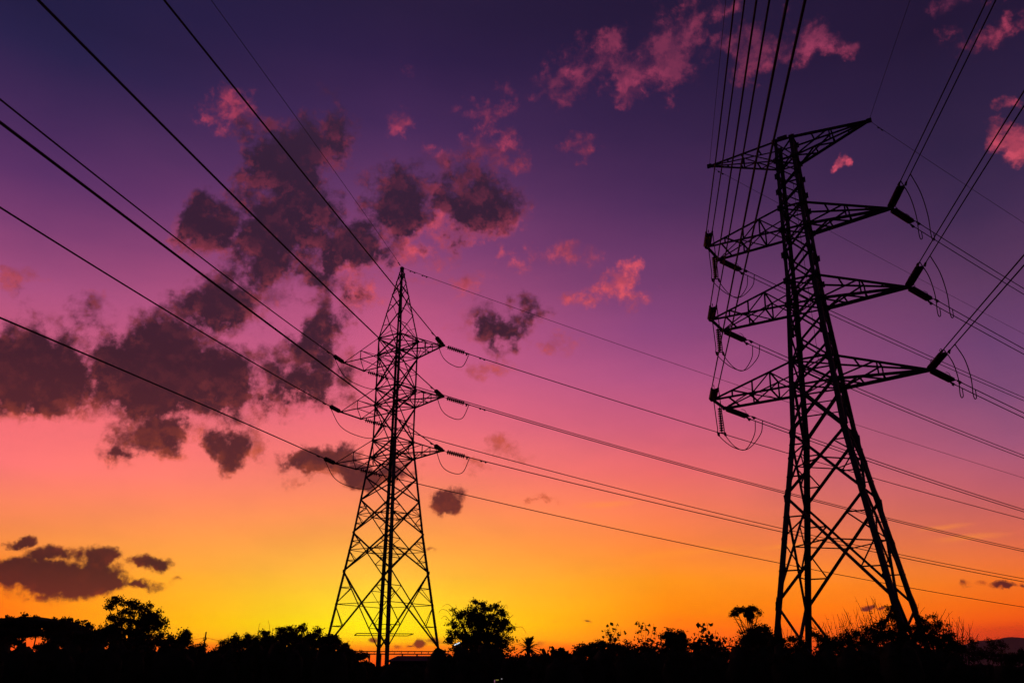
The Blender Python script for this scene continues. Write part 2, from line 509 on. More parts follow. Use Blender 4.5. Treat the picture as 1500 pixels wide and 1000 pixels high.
def mountain():
    rnd = random.Random(5)
    prof = [(1330, 972), (1370, 958), (1395, 944), (1415, 943), (1432, 938), (1448, 937.5), (1462, 935.5), (1472, 933), (1482, 932.2), (1494, 933.2),
            (1510, 935), (1540, 940), (1580, 938), (1640, 930), (1720, 936), (1800, 950), (1880, 970)]
    ridge = []
    for (x0, y0), (x1, y1) in zip(prof[:-1], prof[1:]):
        n = max(3, int((x1 - x0) / 2.5))
        for k in range(n):
            t = k / n
            ridge.append(at(x0 + (x1 - x0) * t, y0 + (y1 - y0) * t + rnd.uniform(-0.25, 0.25), 5200))
    rows = 11
    v, f = [], []
    for p in ridge:
        out_ = Vector((p.x, p.y, 0)).normalized()
        h = max(p.z, 1.0)
        for j in range(rows):
            t = (j - 5) / 5.0
            z = h * (1 - abs(t)) ** 1.15
            jit = 0 if j in (0, 5, rows - 1) else rnd.uniform(-0.05, 0.05) * h
            v.append((p.x + out_.x * t * (400 + 3.2 * h), p.y + out_.y * t * (400 + 3.2 * h), max(-2.0, z + jit) if 0 < j < rows - 1 else -2.0))
    for i in range(len(ridge) - 1):
        for j in range(rows - 1):
            a = i * rows + j
            f.append((a, a + 1, a + rows + 1, a + rows))
    tag(mesh_obj('mountain', v, f, ROCK, smooth=True), kind='structure')

mountain()

# ------------------------------------------------------------------ lattice towers
PSI = R(122.5)                               # both towers' arms point along this azimuth
ROTZ = math.pi / 2 - PSI
U = Vector((math.sin(PSI), math.cos(PSI), 0))
V = Vector((math.sin(PSI - math.pi / 2), math.cos(PSI - math.pi / 2), 0))
LEFT_BASE = Vector((-12.004, 84.148, 0))
RIGHT_BASE = Vector((23.967, 63.636, 0))
CORN = [(-1, -1), (1, -1), (1, 1), (-1, 1)]

def lerp(a, b, t):
    return a + (b - a) * t

def xpanel(mb, A0, B0, A1, B1, wd, wr=None, single=False, double=False):
    """X bracing between two legs, bottom A0-B0, top A1-B1; wr adds redundant members"""
    mb.angle(A0, B1, wd)
    if not single:
        mb.angle(B0, A1, wd)
    if wr:
        for a0, a1, b0, b1 in ((A0, A1, B0, B1), (B0, B1, A0, A1)):
            # crossing point parameter
            wa, wb_ = (b0 - a0).length, (b1 - a1).length
            tc_ = wa / (wa + wb_)
            low = lerp(a0, b1, tc_ * 0.5)
            hig = lerp(a1, b0, (1 - tc_) * 0.5)
            l1, l2, l3 = lerp(a0, a1, tc_ * 0.5), lerp(a0, a1, tc_), lerp(a0, a1, 1 - (1 - tc_) * 0.5)
            mb.angle(l1, low, wr)
            mb.angle(l2, low, wr)
            mb.angle(l2, hig, wr)
            mb.angle(l3, hig, wr)

def ring(mb, pts, w, diag=None):
    for k in range(4):
        mb.angle(pts[k], pts[(k + 1) % 4], w)
    if diag:
        mb.angle(pts[0], pts[2], diag)
        mb.angle(pts[1], pts[3], diag)

def diamond(mb, pts, w):
    m = [lerp(pts[k], pts[(k + 1) % 4], 0.5) for k in range(4)]
    for k in range(4):
        mb.angle(m[k], m[(k + 1) % 4], w)

def gusset(mb, p, ia, ib, s):
    """two plates at a leg node, one in each of the faces that meet there"""
    mb.box(Vector(p) + Vector((-ia * s * 0.15, -ib * 0.012, 0)), (s * 0.62, 0, 0), (0, 0.012, 0), (0, 0, s * 0.7))
    mb.box(Vector(p) + Vector((-ia * 0.012, -ib * s * 0.15, 0)), (0.012, 0, 0), (0, s * 0.62, 0), (0, 0, s * 0.7))

def make_legs(root, wfun, zs, w, nodes, gs, bolts=True):
    def c(i, z):
        a, b = CORN[i]
        return Vector((a * wfun(z), b * wfun(z), z))
    for i, (a, b) in enumerate(CORN):
        mb = MB()
        for z0, z1, wl in zs:
            mb.angle(c(i, z0), c(i, z1), wl, (-a, 0, 0), (0, -b, 0))
        for z in nodes:
            gusset(mb, c(i, z), a, b, gs)
        if bolts and i in (1, 3):                        # climbing bolts
            z = 3.0
            while z < zs[-1][1] - 0.6:
                p = c(i, z)
                mb.tube([p, p + Vector((a * 0.16, 0, 0))], 0.012, 4)
                z += 0.45
        mb.build('leg', STEEL, root)
        fb_ = MB()
        p = c(i, 0)
        fb_.lathe(p + Vector((0, 0, -0.3)), p + Vector((0, 0, 0.4)), [(0, 0.6), (0.45, 0.6), (0.5, 0.5), (0.7, 0.45)], 10)
        fb_.build('footing', CONCRETE, root)
    return c

def arm_bracing(mb, top_a, top_b, bot_a, bot_b, tip_a, tip_b, w, style='pointed'):
    """lacing of a cross-arm between two upper chords (top) and two lower chords (bot)"""
    def p(c0, tip, t):
        return lerp(c0, tip, t)
    TA = lambda t: p(top_a, tip_a, t)
    TB = lambda t: p(top_b, tip_b, t)
    BA = lambda t: p(bot_a, tip_a, t)
    BB = lambda t: p(bot_b, tip_b, t)
    if style == 'pointed':
        bars = [(TA(.25), TB(.25)), (TA(.5), TB(.5)), (TA(.72), TB(.72)), (BA(.27), BB(.27)), (BA(.52), BB(.52)), (BA(.72), BB(.72)),
                (TA(.48), BA(.48)), (TB(.5), BB(.5)), (BA(0), TA(.46)), (BB(0), TB(.48)), (BA(0), BB(.27)), (BA(.27), BB(.52)), (BB(0), BA(.27))]
    elif style == 'wide':
        bars = [(TA(.28), BA(.28)), (TA(.5), BA(.5)), (TA(.75), BA(.75)), (TB(.3), BB(.3)), (TB(.62), BB(.62)), (BA(.28), BB(.3)), (BA(.55), BB(.55)), (BA(.8), BB(.8)),
                (BA(0), TA(.28)), (TA(.28), BA(.5)), (BB(0), TB(.3)), (TB(.3), BB(.62)), (BA(0), BB(.3)), (BB(.3), BA(.55)), (BA(.55), BB(1)), (TA(.28), TB(.3)), (TA(.75), TB(.62))]
    elif style == 'small':
        bars = [(TA(.3), BA(.3)), (TB(.3), BB(.3)), (TA(.58), BA(.58)), (TB(.58), BB(.58)), (BA(0), TA(.58)), (BB(0), TB(.58)), (BA(0), BB(.5)), (BB(0), BA(.5)), (BA(.5), BB(.5)), (TA(.4), TB(.4))]
    else:
        bars = [(TA(.5), BA(.5)), (TB(.5), BB(.5)), (BA(0), TA(.5)), (BB(0), TB(.5)), (BA(.5), BB(.5)), (BA(0), BB(.5)), (BA(.5), BB(1)), (TA(.5), TB(.5)), (TA(0), TB(.5))]
    for q0, q1 in bars:
        mb.angle(q0, q1, w)

# measured geometry, heights above the ground: arm tips (reach, height)
R_TIP = {'ER': (6.93, 44.75), 'EL': (-6.93, 45.1), 'R1': (7.33, 36.29), 'R2': (7.57, 29.36), 'R3': (8.02, 22.58), 'L1': (-7.38, 36.29), 'L2': (-7.61, 29.5), 'L3': (-8.08, 22.55)}
R_HALF = 1.45                                # half width of the wide left arm ends
L_TIP = {'R1': (5.96, 32.62), 'R2': (6.064, 27.19), 'R3': (6.26, 21.72), 'L1': (-6.09, 32.63), 'L2': (-6.045, 27.16), 'L3': (-6.265, 21.72)}
L_HALF = 1.587
L_APEX = 42.94

def right_tower():
    root = thing('transmission_tower', 'tall black lattice pylon on the right with pointed right arms and wide-ended left arms', 'pylon', RIGHT_BASE, ROTZ,
                 'lattice pylons')
    BZ, ZT = 22.65, 44.98

    def w(z):
        if z > BZ:
            return lerp(1.453, 0.787, (z - BZ) / (ZT - BZ))
        return lerp(4.892, 1.453, z / BZ)
    lv = [22.65, 24.67, 29.48, 31.59, 36.30, 38.39, 43.06, 44.98]
    low = [0.0, 6.3, 13.95, 18.85, 22.65]
    subs = []
    for a, b, n in ((24.67, 29.48, 2), (31.59, 36.30, 2), (38.39, 43.06, 3)):
        subs += [lerp(a, b, k / n) for k in range(1, n)]
    c = make_legs(root, w, [(0, 18.85, 0.40), (18.85, 31.6, 0.37), (31.6, ZT, 0.28)], 0.36, lv + subs, 0.38)
    legs = [o for o in root.children if o.name.split('.')[0] == 'leg']
    # splice sleeves on the lower legs
    for i, o in enumerate(legs):
        a, b = CORN[i]
        for z in (6.3, 13.95, 18.85, 27.0):
            mb = MB()
            p0, p1 = c(i, z - 0.45), c(i, z + 0.45)
            mb.angle(p0 + Vector((a, b, 0)) * 0.035, p1 + Vector((a, b, 0)) * 0.035, 0.44 if z < 20 else 0.36, (-a, 0, 0), (0, -b, 0))
            mb.build('splice_plate', STEEL, o)
    for k in range(4):
        i, j = k, (k + 1) % 4
        mb = MB()
        for z0, z1 in zip(low[:-1], low[1:]):
            if z0 == 0.0:
                foot = lerp(c(i, 0.0), c(j, 0.0), 0.5)
                mb.angle(c(i, z1), foot, 0.19)
                mb.angle(c(j, z1), foot, 0.19)
                continue
            xpanel(mb, c(i, z0), c(j, z0), c(i, z1), c(j, z1), 0.19 if z0 < 18 else 0.22, 0.10 if z0 < 18 else None)
        up = sorted(lv + subs)
        for z0, z1 in zip(up[:-1], up[1:]):
            xpanel(mb, c(i, z0), c(j, z0), c(i, z1), c(j, z1), 0.15 if z0 < 36 else 0.11)
        for z in lv:
            mb.angle(c(i, z), c(j, z), 0.14)
        mb.angle(c(i, 20.9), lerp(c(i, 20.9), c(j, 20.9), 0.5), 0.09)
        mb.angle(c(j, 20.9), lerp(c(i, 20.9), c(j, 20.9), 0.5), 0.09)
        mb.build('lattice_panel', STEEL, root)
    for z in lv[:-1]:
        mb = MB()
        mb.angle(c(0, z), c(2, z), 0.11)
        mb.angle(c(1, z), c(3, z), 0.11)
        mb.build('diaphragm', STEEL, root)
    for z in (10.6, 16.6):
        mb = MB()
        diamond(mb, [c(k, z) for k in range(4)], 0.09)
        mb.build('diaphragm', STEEL, root)
    # conductor arms
    for n_, (zb, zt_) in enumerate(((36.30, 38.39), (29.48, 31.59), (22.65, 24.67)), 1):
        s, z = R_TIP['R%d' % n_]
        tip = Vector((s, 0, z))
        mb = MB()
        tA, tB, bA, bB = c(1, zt_), c(2, zt_), c(1, zb), c(2, zb)
        for p, wd in ((tA, 0.16), (tB, 0.14), (bA, 0.19), (bB, 0.24)):
            mb.angle(p, tip, wd)
        arm_bracing(mb, tA, tB, bA, bB, tip, tip, 0.11)
        mb.box(tip + Vector((0.0, 0, 0)), (0.28, 0, 0), (0, 0.1, 0), (0, 0, 0.14))
        mb.build('crossarm', STEEL, root)
        s, z = R_TIP['L%d' % n_]
        P, Q = Vector((s, -R_HALF, z)), Vector((s, R_HALF, z))
        mb = MB()
        tA, tB, bA, bB = c(0, zt_), c(3, zt_), c(0, zb), c(3, zb)
        for p, q, wd in ((tA, P, 0.17), (bA, P, 0.18), (tB, Q, 0.12), (bB, Q, 0.24)):
            mb.angle(p, q, wd)
        mb.angle(P, Q, 0.18)
        arm_bracing(mb, tA, tB, bA, bB, P, Q, 0.11, 'wide')
        for p in (P, Q):
            mb.box(p, (0.16, 0, 0), (0, 0.16, 0), (0, 0, 0.12))
        mb.build('crossarm', STEEL, root)
    # earth wire arms at the top
    for key, ia, ib in (('ER', 1, 2), ('EL', 0, 3)):
        s, z = R_TIP[key]
        tip = Vector((s, 0, z))
        mb = MB()
        tA, tB, bA, bB = c(ia, 44.98), c(ib, 44.98), c(ia, 43.06), c(ib, 43.06)
        for p, wd in ((tA, 0.19), (tB, 0.12), (bA, 0.12), (bB, 0.18)):
            mb.angle(p, tip, wd)
        arm_bracing(mb, tA, tB, bA, bB, tip, tip, 0.105)
        mb.box(tip, (0.2, 0, 0), (0, 0.09, 0), (0, 0, 0.18))
        mb.build('earth_wire_arm', STEEL, root)
    mb = MB()
    mb.box((-0.05, -0.787, 45.2), (0.42, 0, 0), (0, 0.04, 0), (0, 0, 0.14))
    mb.build('top_plate', STEEL, root)
    mb = MB()
    mb.tube([(0.1, 0.5, 41.4), (0.12, 0.5, 36), (0.15, 0.6, 30), (0.15, 0.7, 25)], 0.02, 5)
    mb.box((0.1, 0.5, 41.5), (0.25, 0, 0), (0, 0.05, 0), (0, 0, 0.06))
    mb.build('earth_cable', CABLE, root)
    return root

def left_tower():
    root = thing('transmission_tower', 'black lattice pylon on the left with a pointed peak standing against the sunset', 'pylon', LEFT_BASE, ROTZ, 'lattice pylons')
    BZ, ZT = 21.77, 34.49

    def w(z):
        if z > ZT:
            return lerp(1.498, 0.13, (z - ZT) / (L_APEX - 0.25 - ZT))
        if z > BZ:
            return lerp(1.472, 1.498, (z - BZ) / (ZT - BZ))
        return lerp(4.24, 1.472, z / BZ)
    lv = [21.77, 23.51, 27.19, 28.97, 32.61, 34.49]
    low = [3.8, 10.7, 14.35, 17.5, 19.7, 21.77]
    c = make_legs(root, w, [(0, 14.35, 0.27), (14.35, 23.5, 0.24), (23.5, 34.49, 0.19), (34.49, L_APEX - 0.25, 0.14)], 0.2, lv + [10.7], 0.2)
    peak = [34.49, 37.4, 39.6, 41.2, 42.3]
    for k in range(4):
        i, j = k, (k + 1) % 4
        mb = MB()
        for z0, z1 in zip(low[:-1], low[1:]):
            xpanel(mb, c(i, z0), c(j, z0), c(i, z1), c(j, z1), 0.125, 0.062 if z0 < 15 else None)
            if z0 < 15:
                zc = lerp(z0, z1, w(z0) / (w(z0) + w(z1)))
                mb.angle(c(i, zc), c(j, zc), 0.062)
        for z0, z1 in zip(lv[:-1], lv[1:]):
            big = z1 - z0 > 3
            xpanel(mb, c(i, z0), c(j, z0), c(i, z1), c(j, z1), 0.12, None)
            if big:
                m_ = (z0 + z1) / 2
                x = lerp(c(i, m_), c(j, m_), 0.5)
                mb.angle(c(i, m_), x, 0.055)
                mb.angle(c(j, m_), x, 0.055)
        for z in lv:
            mb.angle(c(i, z), c(j, z), 0.105)
        for q, (z0, z1) in enumerate(zip(peak[:-1], peak[1:])):
            zm = (z0 + z1) / 2
            a, b = (i, j) if q % 2 == 0 else (j, i)
            mb.angle(c(a, z0), c(b, z1), 0.095)
            mb.angle(c(b, z0), lerp(c(a, z0), c(b, z1), 0.5), 0.06)
            mb.angle(c(a, zm), lerp(c(a, z0), c(b, z1), 0.5), 0.055)
        mb.build('lattice_panel', STEEL, root)
    for z in lv:
        mb = MB()
        mb.angle(c(0, z), c(2, z), 0.075)
        mb.angle(c(1, z), c(3, z), 0.075)
        mb.build('diaphragm', STEEL, root)
    for z0, z1 in ((14.35, 17.5), (10.7, 14.35), (3.8, 6.2)):
        wa, wb_ = w(z0), w(z1)
        zc = lerp(z0, z1, wa / (wa + wb_))
        mb = MB()
        diamond(mb, [c(k, zc) for k in range(4)], 0.07)
        mb.build('diaphragm', STEEL, root)
    for n_, (zb, zt_) in enumerate(((32.61, 34.49), (27.19, 28.97), (21.77, 23.51)), 1):
        s, z = L_TIP['R%d' % n_]
        tip = Vector((s, 0, z))
        mb = MB()
        tA, tB, bA, bB = c(1, zt_), c(2, zt_), c(1, zb), c(2, zb)
        for p, wd in ((tA, 0.085), (tB, 0.085), (bA, 0.105), (bB, 0.125)):
            mb.angle(p, tip, wd)
        arm_bracing(mb, tA, tB, bA, bB, tip, tip, 0.058, 'small')
        mb.box(tip, (0.2, 0, 0), (0, 0.08, 0), (0, 0, 0.1))
        mb.build('crossarm', STEEL, root)
        s, z = L_TIP['L%d' % n_]
        P, Q = Vector((s, -L_HALF, z)), Vector((s, L_HALF, z))
        mb = MB()
        tA, tB, bA, bB = c(0, zt_), c(3, zt_), c(0, zb), c(3, zb)
        for p, q, wd in ((tA, P, 0.09), (bA, P, 0.11), (tB, Q, 0.1), (bB, Q, 0.125)):
            mb.angle(p, q, wd)
        mb.angle(P, Q, 0.125)
        arm_bracing(mb, tA, tB, bA, bB, P, Q, 0.06, 'small_wide')
        for p in (P, Q):
            mb.box(p, (0.12, 0, 0), (0, 0.12, 0), (0, 0, 0.08))
        mb.build('crossarm', STEEL, root)
    mb = MB()
    mb.box((0, 0, L_APEX - 0.12), (0.16, 0, 0), (0, 0.16, 0), (0, 0, 0.16))
    mb.build('peak_cap', STEEL, root)
    mb = MB()
    mb.box((0.28, 0.1, L_APEX - 0.9), (0.06, 0, 0), (0, 0.06, 0), (0, 0, 0.18))
    mb.build('number_plate', STEEL, root)
    return root

right_tower()
left_tower()

def wp(base, s, t, z):
    return base + U * s + V * t + Vector((0, 0, z))

# ------------------------------------------------------------------ insulators, conductors, jumpers
# for every span: azimuth, half spacing of the twin wires, {attachment: (slope, curvature)}
SPANS = {
    'left_back': (187.0, 0.0, {'E': (0.088, -0.0003), 'R1': (0.116, 0.00009), 'R2': (0.122, 0.0003), 'R3': (0.100, 0.00015), 'P1': (0.124, 0.00045), 'P2': (0.114, 0.00039), 'P3': (0.080, -0.00012)}),
    'left_fwd': (65.3, 0.0, {'E': (0.176, 0.00024), 'R1': (0.168, 0.00033), 'R2': (0.162, 0.00039), 'Q1': (0.170, 0.00036), 'R3': (0.140, 0.00033), 'Q2': (0.166, 0.00042), 'Q3': (0.144, 0.00033)}),
    'right_back': (190.2, 0.236, {'EL': (0.098, -0.0004), 'ER': (-0.022, -0.0006), 'P1': (0.168, 0.0009), 'P2': (0.116, 0.0003), 'P3': (0.076, -0.00003), 'R1': (0.026, 0.0003), 'R2': (-0.004, -0.00045), 'R3': (0.002, -0.0002)}),
    'right_fwd': (57.8, 0.27, {'ER': (0.148, 0.0005), 'EL': (0.126, 0.00015), 'R1': (0.170, 0.0008), 'R2': (0.160, 0.0008), 'R3': (0.150, 0.0009), 'Q1': (0.128, 0.00042), 'Q2': (0.146, 0.0006), 'Q3': (0.124, 0.0005)}),
}
LEVEL = {'1': 'top', '2': 'middle', '3': 'bottom'}

def tip_point(tower, key):
    if tower == 'left':
        if key == 'E':
            return wp(LEFT_BASE, 0, 0, L_APEX)
        s, z = L_TIP[('R' if key[0] == 'R' else 'L') + key[1]]
        t = {'R': 0, 'P': -L_HALF, 'Q': L_HALF}[key[0]]
        return wp(LEFT_BASE, s, t, z)
    if key[0] == 'E':
        s, z = R_TIP[key]
        return wp(RIGHT_BASE, s, 0, z)
    s, z = R_TIP[('R' if key[0] == 'R' else 'L') + key[1]]
    t = {'R': 0, 'P': -R_HALF, 'Q': R_HALF}[key[0]]
    return wp(RIGHT_BASE, s, t, z)

def span_pt(span, key, s, side=0.0):
    azd, half, dct = SPANS[span]
    a, b = dct[key]
    h = Vector((math.sin(R(azd)), math.cos(R(azd)), 0))
    n = Vector((math.cos(R(azd)), -math.sin(R(azd)), 0))
    return tip_point(span.split('_')[0], key) + h * s + n * (half * side) + Vector((0, 0, -a * s + b * s * s))

def disc_profile(n, pitch, r, neck):
    pr = [(0.0, neck)]
    for k in range(n):
        z = k * pitch + 0.02
        pr += [(z, neck), (z + pitch * 0.22, neck * 1.7), (z + pitch * 0.34, r * 0.9), (z + pitch * 0.44, r), (z + pitch * 0.62, r), (z + pitch * 0.68, neck * 1.6)]
    pr.append((n * pitch + 0.04, neck))
    return pr

def where(tower, key, span):
    side = 'right' if key[0] == 'R' else 'left'
    return '%s pylon\'s %s %s arm' % (tower, LEVEL[key[1]], side)

def way(tower, span):
    return 'pulled back toward the viewer' if span == 'back' else 'pulled away to the right'

ENDS = {}
def tension_string(tower, key, span, length, twin):
    sp = tower + '_' + span
    T = span_pt(sp, key, 0.0)
    Epos = span_pt(sp, key, length)
    d = (Epos - T).normalized()
    n = d.cross(Vector((0, 0, 1))).normalized()
    u2 = n.cross(d)
    o = thing('insulator_string', '%s insulator on the %s, %s' % ('double' if twin else 'ribbed', where(tower, key, span), way(tower, span)), 'insulator', T,
              group='insulator strings on the pylons')
    z0 = Vector((0, 0, 0))
    Ln = (Epos - T).length
    if twin:
        g0, g1 = 0.35, Ln - 0.55
        nd = int((g1 - g0) / 0.146)
        for sd in (-1, 1):
            mb = MB()
            mb.lathe(d * g0 + n * sd * 0.15, d * g1 + n * sd * 0.15, disc_profile(nd, (g1 - g0) / nd, 0.17, 0.07), 10)
            mb.build('disc_stack', PORCELAIN, o, True)
        mb = MB()
        mb.tube([z0, d * 0.25], 0.035, 5)
        mb.build('link', STEEL, o)
        mb = MB()
        mb.prof(d * 0.2, d * 0.38, [n * 0.05 + u2 * 0.02, n * -0.05 + u2 * 0.02, n * -0.05 - u2 * 0.02, n * 0.05 - u2 * 0.02],
                [n * 0.26 + u2 * 0.02, n * -0.26 + u2 * 0.02, n * -0.26 - u2 * 0.02, n * 0.26 - u2 * 0.02])
        mb.build('yoke_plate', STEEL, o)
        mb = MB()
        mb.prof(d * (g1 - 0.02), d * (g1 + 0.22), [n * 0.24 + u2 * 0.02, n * -0.24 + u2 * 0.02, n * -0.24 - u2 * 0.02, n * 0.24 - u2 * 0.02],
                [n * 0.28 + u2 * 0.02, n * -0.28 + u2 * 0.02, n * -0.28 - u2 * 0.02, n * 0.28 - u2 * 0.02])
        mb.build('yoke_plate', STEEL, o)
        for sd in (-1, 1):
            mb = MB()
            half = SPANS[sp][1]
            a_ = d * (g1 + 0.2) + n * sd * 0.26
            b_ = span_pt(sp, key, length + 0.35, sd * (1 if n.dot(Vector((math.cos(R(SPANS[sp][0])), -math.sin(R(SPANS[sp][0])), 0))) > 0 else -1)) - T
            mb.lathe(a_, b_, [(0, 0.03), (0.12, 0.035), (0.16, 0.075), ((b_ - a_).length * 0.7, 0.085), ((b_ - a_).length, 0.045)], 7)
            mb.box(lerp(a_, b_, 0.55) - u2 * 0.09, d * 0.1, n * 0.03, u2 * 0.09)
            mb.build('tension_clamp', STEEL, o)
        for pos, sg in ((g0, 1), (g1, -1)):
            mb = MB()
            b0 = d * pos
            mb.tube([b0, b0 + u2 * 0.3 + d * sg * 0.02, b0 + u2 * 0.48 + d * sg * 0.18, b0 + u2 * 0.50 + d * sg * 0.45, b0 + u2 * 0.44 + d * sg * 0.6], 0.024, 5)
            mb.build('arcing_horn', STEEL, o)
    else:
        g0, g1 = 0.45, Ln - 0.3
        nd = 9
        mb = MB()
        mb.lathe(d * g0, d * g1, disc_profile(nd, (g1 - g0) / nd, 0.225, 0.055), 10)
        mb.build('disc_stack', PORCELAIN, o, True)
        mb = MB()
        mb.tube([z0, d * (g0 + 0.05)], 0.03, 5)
        mb.build('link', STEEL, o)
        mb = MB()
        b_ = span_pt(sp, key, length + 0.4) - T
        mb.lathe(d * g1, b_, [(0, 0.04), (0.1, 0.07), (0.4, 0.075), ((b_ - d * g1).length, 0.035)], 7)
        mb.box(d * (g1 + 0.28) - u2 * 0.12, d * 0.08, n * 0.03, u2 * 0.12)
        mb.build('tension_clamp', STEEL, o)
    ENDS[(tower, key, span)] = (T, Epos, n)
    return o

def suspension_string(level):
    """jumper support hanging under the wide end of a left arm of the right pylon"""
    s, z = R_TIP['L' + level]
    T = wp(RIGHT_BASE, s, 0.15, z - 0.1)
    o = thing('insulator_string', 'single ribbed insulator hanging straight down under the %s left arm of the right pylon' % LEVEL[level], 'insulator', T,
              group='insulator strings on the pylons')
    dn = Vector((0, 0, -1))
    n = (U + V * 0.6).normalized()
    mb = MB()
    mb.lathe(dn * 0.18, dn * 2.2, disc_profile(10, 0.202, 0.185, 0.05), 10)
    mb.build('disc_stack', PORCELAIN, o, True)
    mb = MB()
    mb.tube([(0, 0, 0), dn * 0.2], 0.025, 5)
    mb.build('link', STEEL, o)
    mb = MB()
    mb.box(dn * 2.32, n * 0.32, V.cross(Vector((0, 0, 1))) * 0.02, (0, 0, 0.05))
    mb.build('yoke_plate', STEEL, o)
    for sd in (-1, 1):
        mb = MB()
        mb.box(dn * 2.47 + n * sd * 0.27, n * 0.05, V * 0.16, (0, 0, 0.13))
        mb.build('suspension_clamp', STEEL, o)
    return T + dn * 2.55, n

def wire_name(tower, key, span, twin_ix):
    dirn = ('overhead to the viewer' if tower == 'right' else 'toward the upper left') if span == 'back' else 'away to the right'
    if key[0] == 'E':
        if tower == 'left':
            return 'thin earth wire from the peak of the left pylon running %s' % dirn
        return 'thin earth wire from right pylon\'s top %s tip, running %s' % ('left' if key == 'EL' else 'right', dirn)
    side = 'right' if key[0] == 'R' else 'left'
    if tower == 'left':
        return 'single conductor from the left pylon\'s %s %s arm, %s' % (LEVEL[key[1]], side, dirn)
    which = ('left' if twin_ix == 0 else 'right') if span == 'back' else ('upper' if twin_ix == 0 else 'lower')
    return '%s wire of pair from right pylon\'s %s %s arm, %s' % (which, LEVEL[key[1]], side, dirn)

def conductor(tower, key, span, s0, s1, rad, twin_ix=None, dampers=()):
    sp = tower + '_' + span
    side = 0.0 if twin_ix is None else (1.0 if twin_ix == 0 else -1.0)
    n = 56
    pts = [span_pt(sp, key, s0 + (s1 - s0) * (k / n) ** 1.35, side) for k in range(n + 1)]
    o0 = pts[0]
    mb = MB()
    mb.tube([p - o0 for p in pts], rad, 6)
    o = mb.build('earth_wire' if key[0] == 'E' else 'conductor', CABLE)
    o.location = o0
    tag(o, wire_name(tower, key, span, twin_ix), 'earth wire' if key[0] == 'E' else 'power line', 'wires strung between the pylons')
    for sd_ in dampers:
        p = span_pt(sp, key, s0 + sd_, side) - o0
        q = span_pt(sp, key, s0 + sd_ + 0.3, side) - o0
        d = (q - p).normalized()
        mb = MB()
        dn = Vector((0, 0, -0.09))
        mb.tube([p, p + dn], 0.03, 5)
        mb.tube([p + dn - d * 0.22, p + dn + d * 0.22], 0.014, 4)
        for sg in (-1, 1):
            mb.lathe(p + dn + d * sg * 0.16, p + dn + d * sg * 0.32, [(0, 0.05), (0.05, 0.065), (0.16, 0.06)], 6)
        mb.build('vibration_damper', STEEL, o)
    return o

def catmull(pts, n=10):
    P = [pts[0] * 2 - pts[1]] + list(pts) + [pts[-1] * 2 - pts[-2]]
    out_ = []
    for i in range(1, len(P) - 2):
        for k in range(n):
            t = k / n
            a, b, c_, d = P[i - 1], P[i], P[i + 1], P[i + 2]
            out_.append(0.5 * ((2 * b) + (c_ - a) * t + (2 * a - 5 * b + 4 * c_ - d) * t * t + (3 * b - a - 3 * c_ + d) * t ** 3))
    out_.append(Vector(pts[-1]))
    return out_

def jumper(pts, rad, label, spacer=None):
    cv = catmull(pts, 12)
    o0 = cv[0]
    mb = MB()
    mb.tube([p - o0 for p in cv], rad, 6)
    o = mb.build('jumper_loop', CABLE)
    o.location = o0
    return tag(o, label, 'jumper cable', 'jumper loops hanging from the arms')

# left pylon
for lev in '123':
    for key, span in (('R' + lev, 'back'), ('R' + lev, 'fwd'), ('P' + lev, 'back'), ('Q' + lev, 'fwd')):
        ln = 2.6 if span == 'fwd' else 3.3
        tension_string('left', key, span, ln, False)
        if span == 'back':
            conductor('left', key, 'back', ln + 0.3, 108, 0.046, dampers=(1.5,))
        else:
            conductor('left', key, 'fwd', ln + 0.3, 380, 0.043, dampers=(1.4,))
    for a, b, nm in (('R', 'R', 'right'), ('P', 'Q', 'left')):
        p0 = span_pt('left_back', a + lev, 3.5)
        p1 = span_pt('left_fwd', b + lev, 2.85)
        mid = (p0 + p1) / 2
        sag = 2.15 if nm == 'right' else 2.2
        pts = [p0]
        for t in (0.2, 0.5, 0.8):
            q = lerp(p0, p1, t)
            q.z -= sag * (1 - (2 * t - 1) ** 2) * 0.95 + (0.35 if t in (0.2, 0.8) else 0)
            pts.append(q)
        pts.append(p1)
        jumper(pts, 0.036, 'slack loop of cable under the %s %s arm of the left pylon' % (LEVEL[lev], nm))
conductor('left', 'E', 'back', 0.2, 105, 0.02, dampers=(1.2,))
conductor('left', 'E', 'fwd', 0.2, 380, 0.026, dampers=(1.0, 2.4))
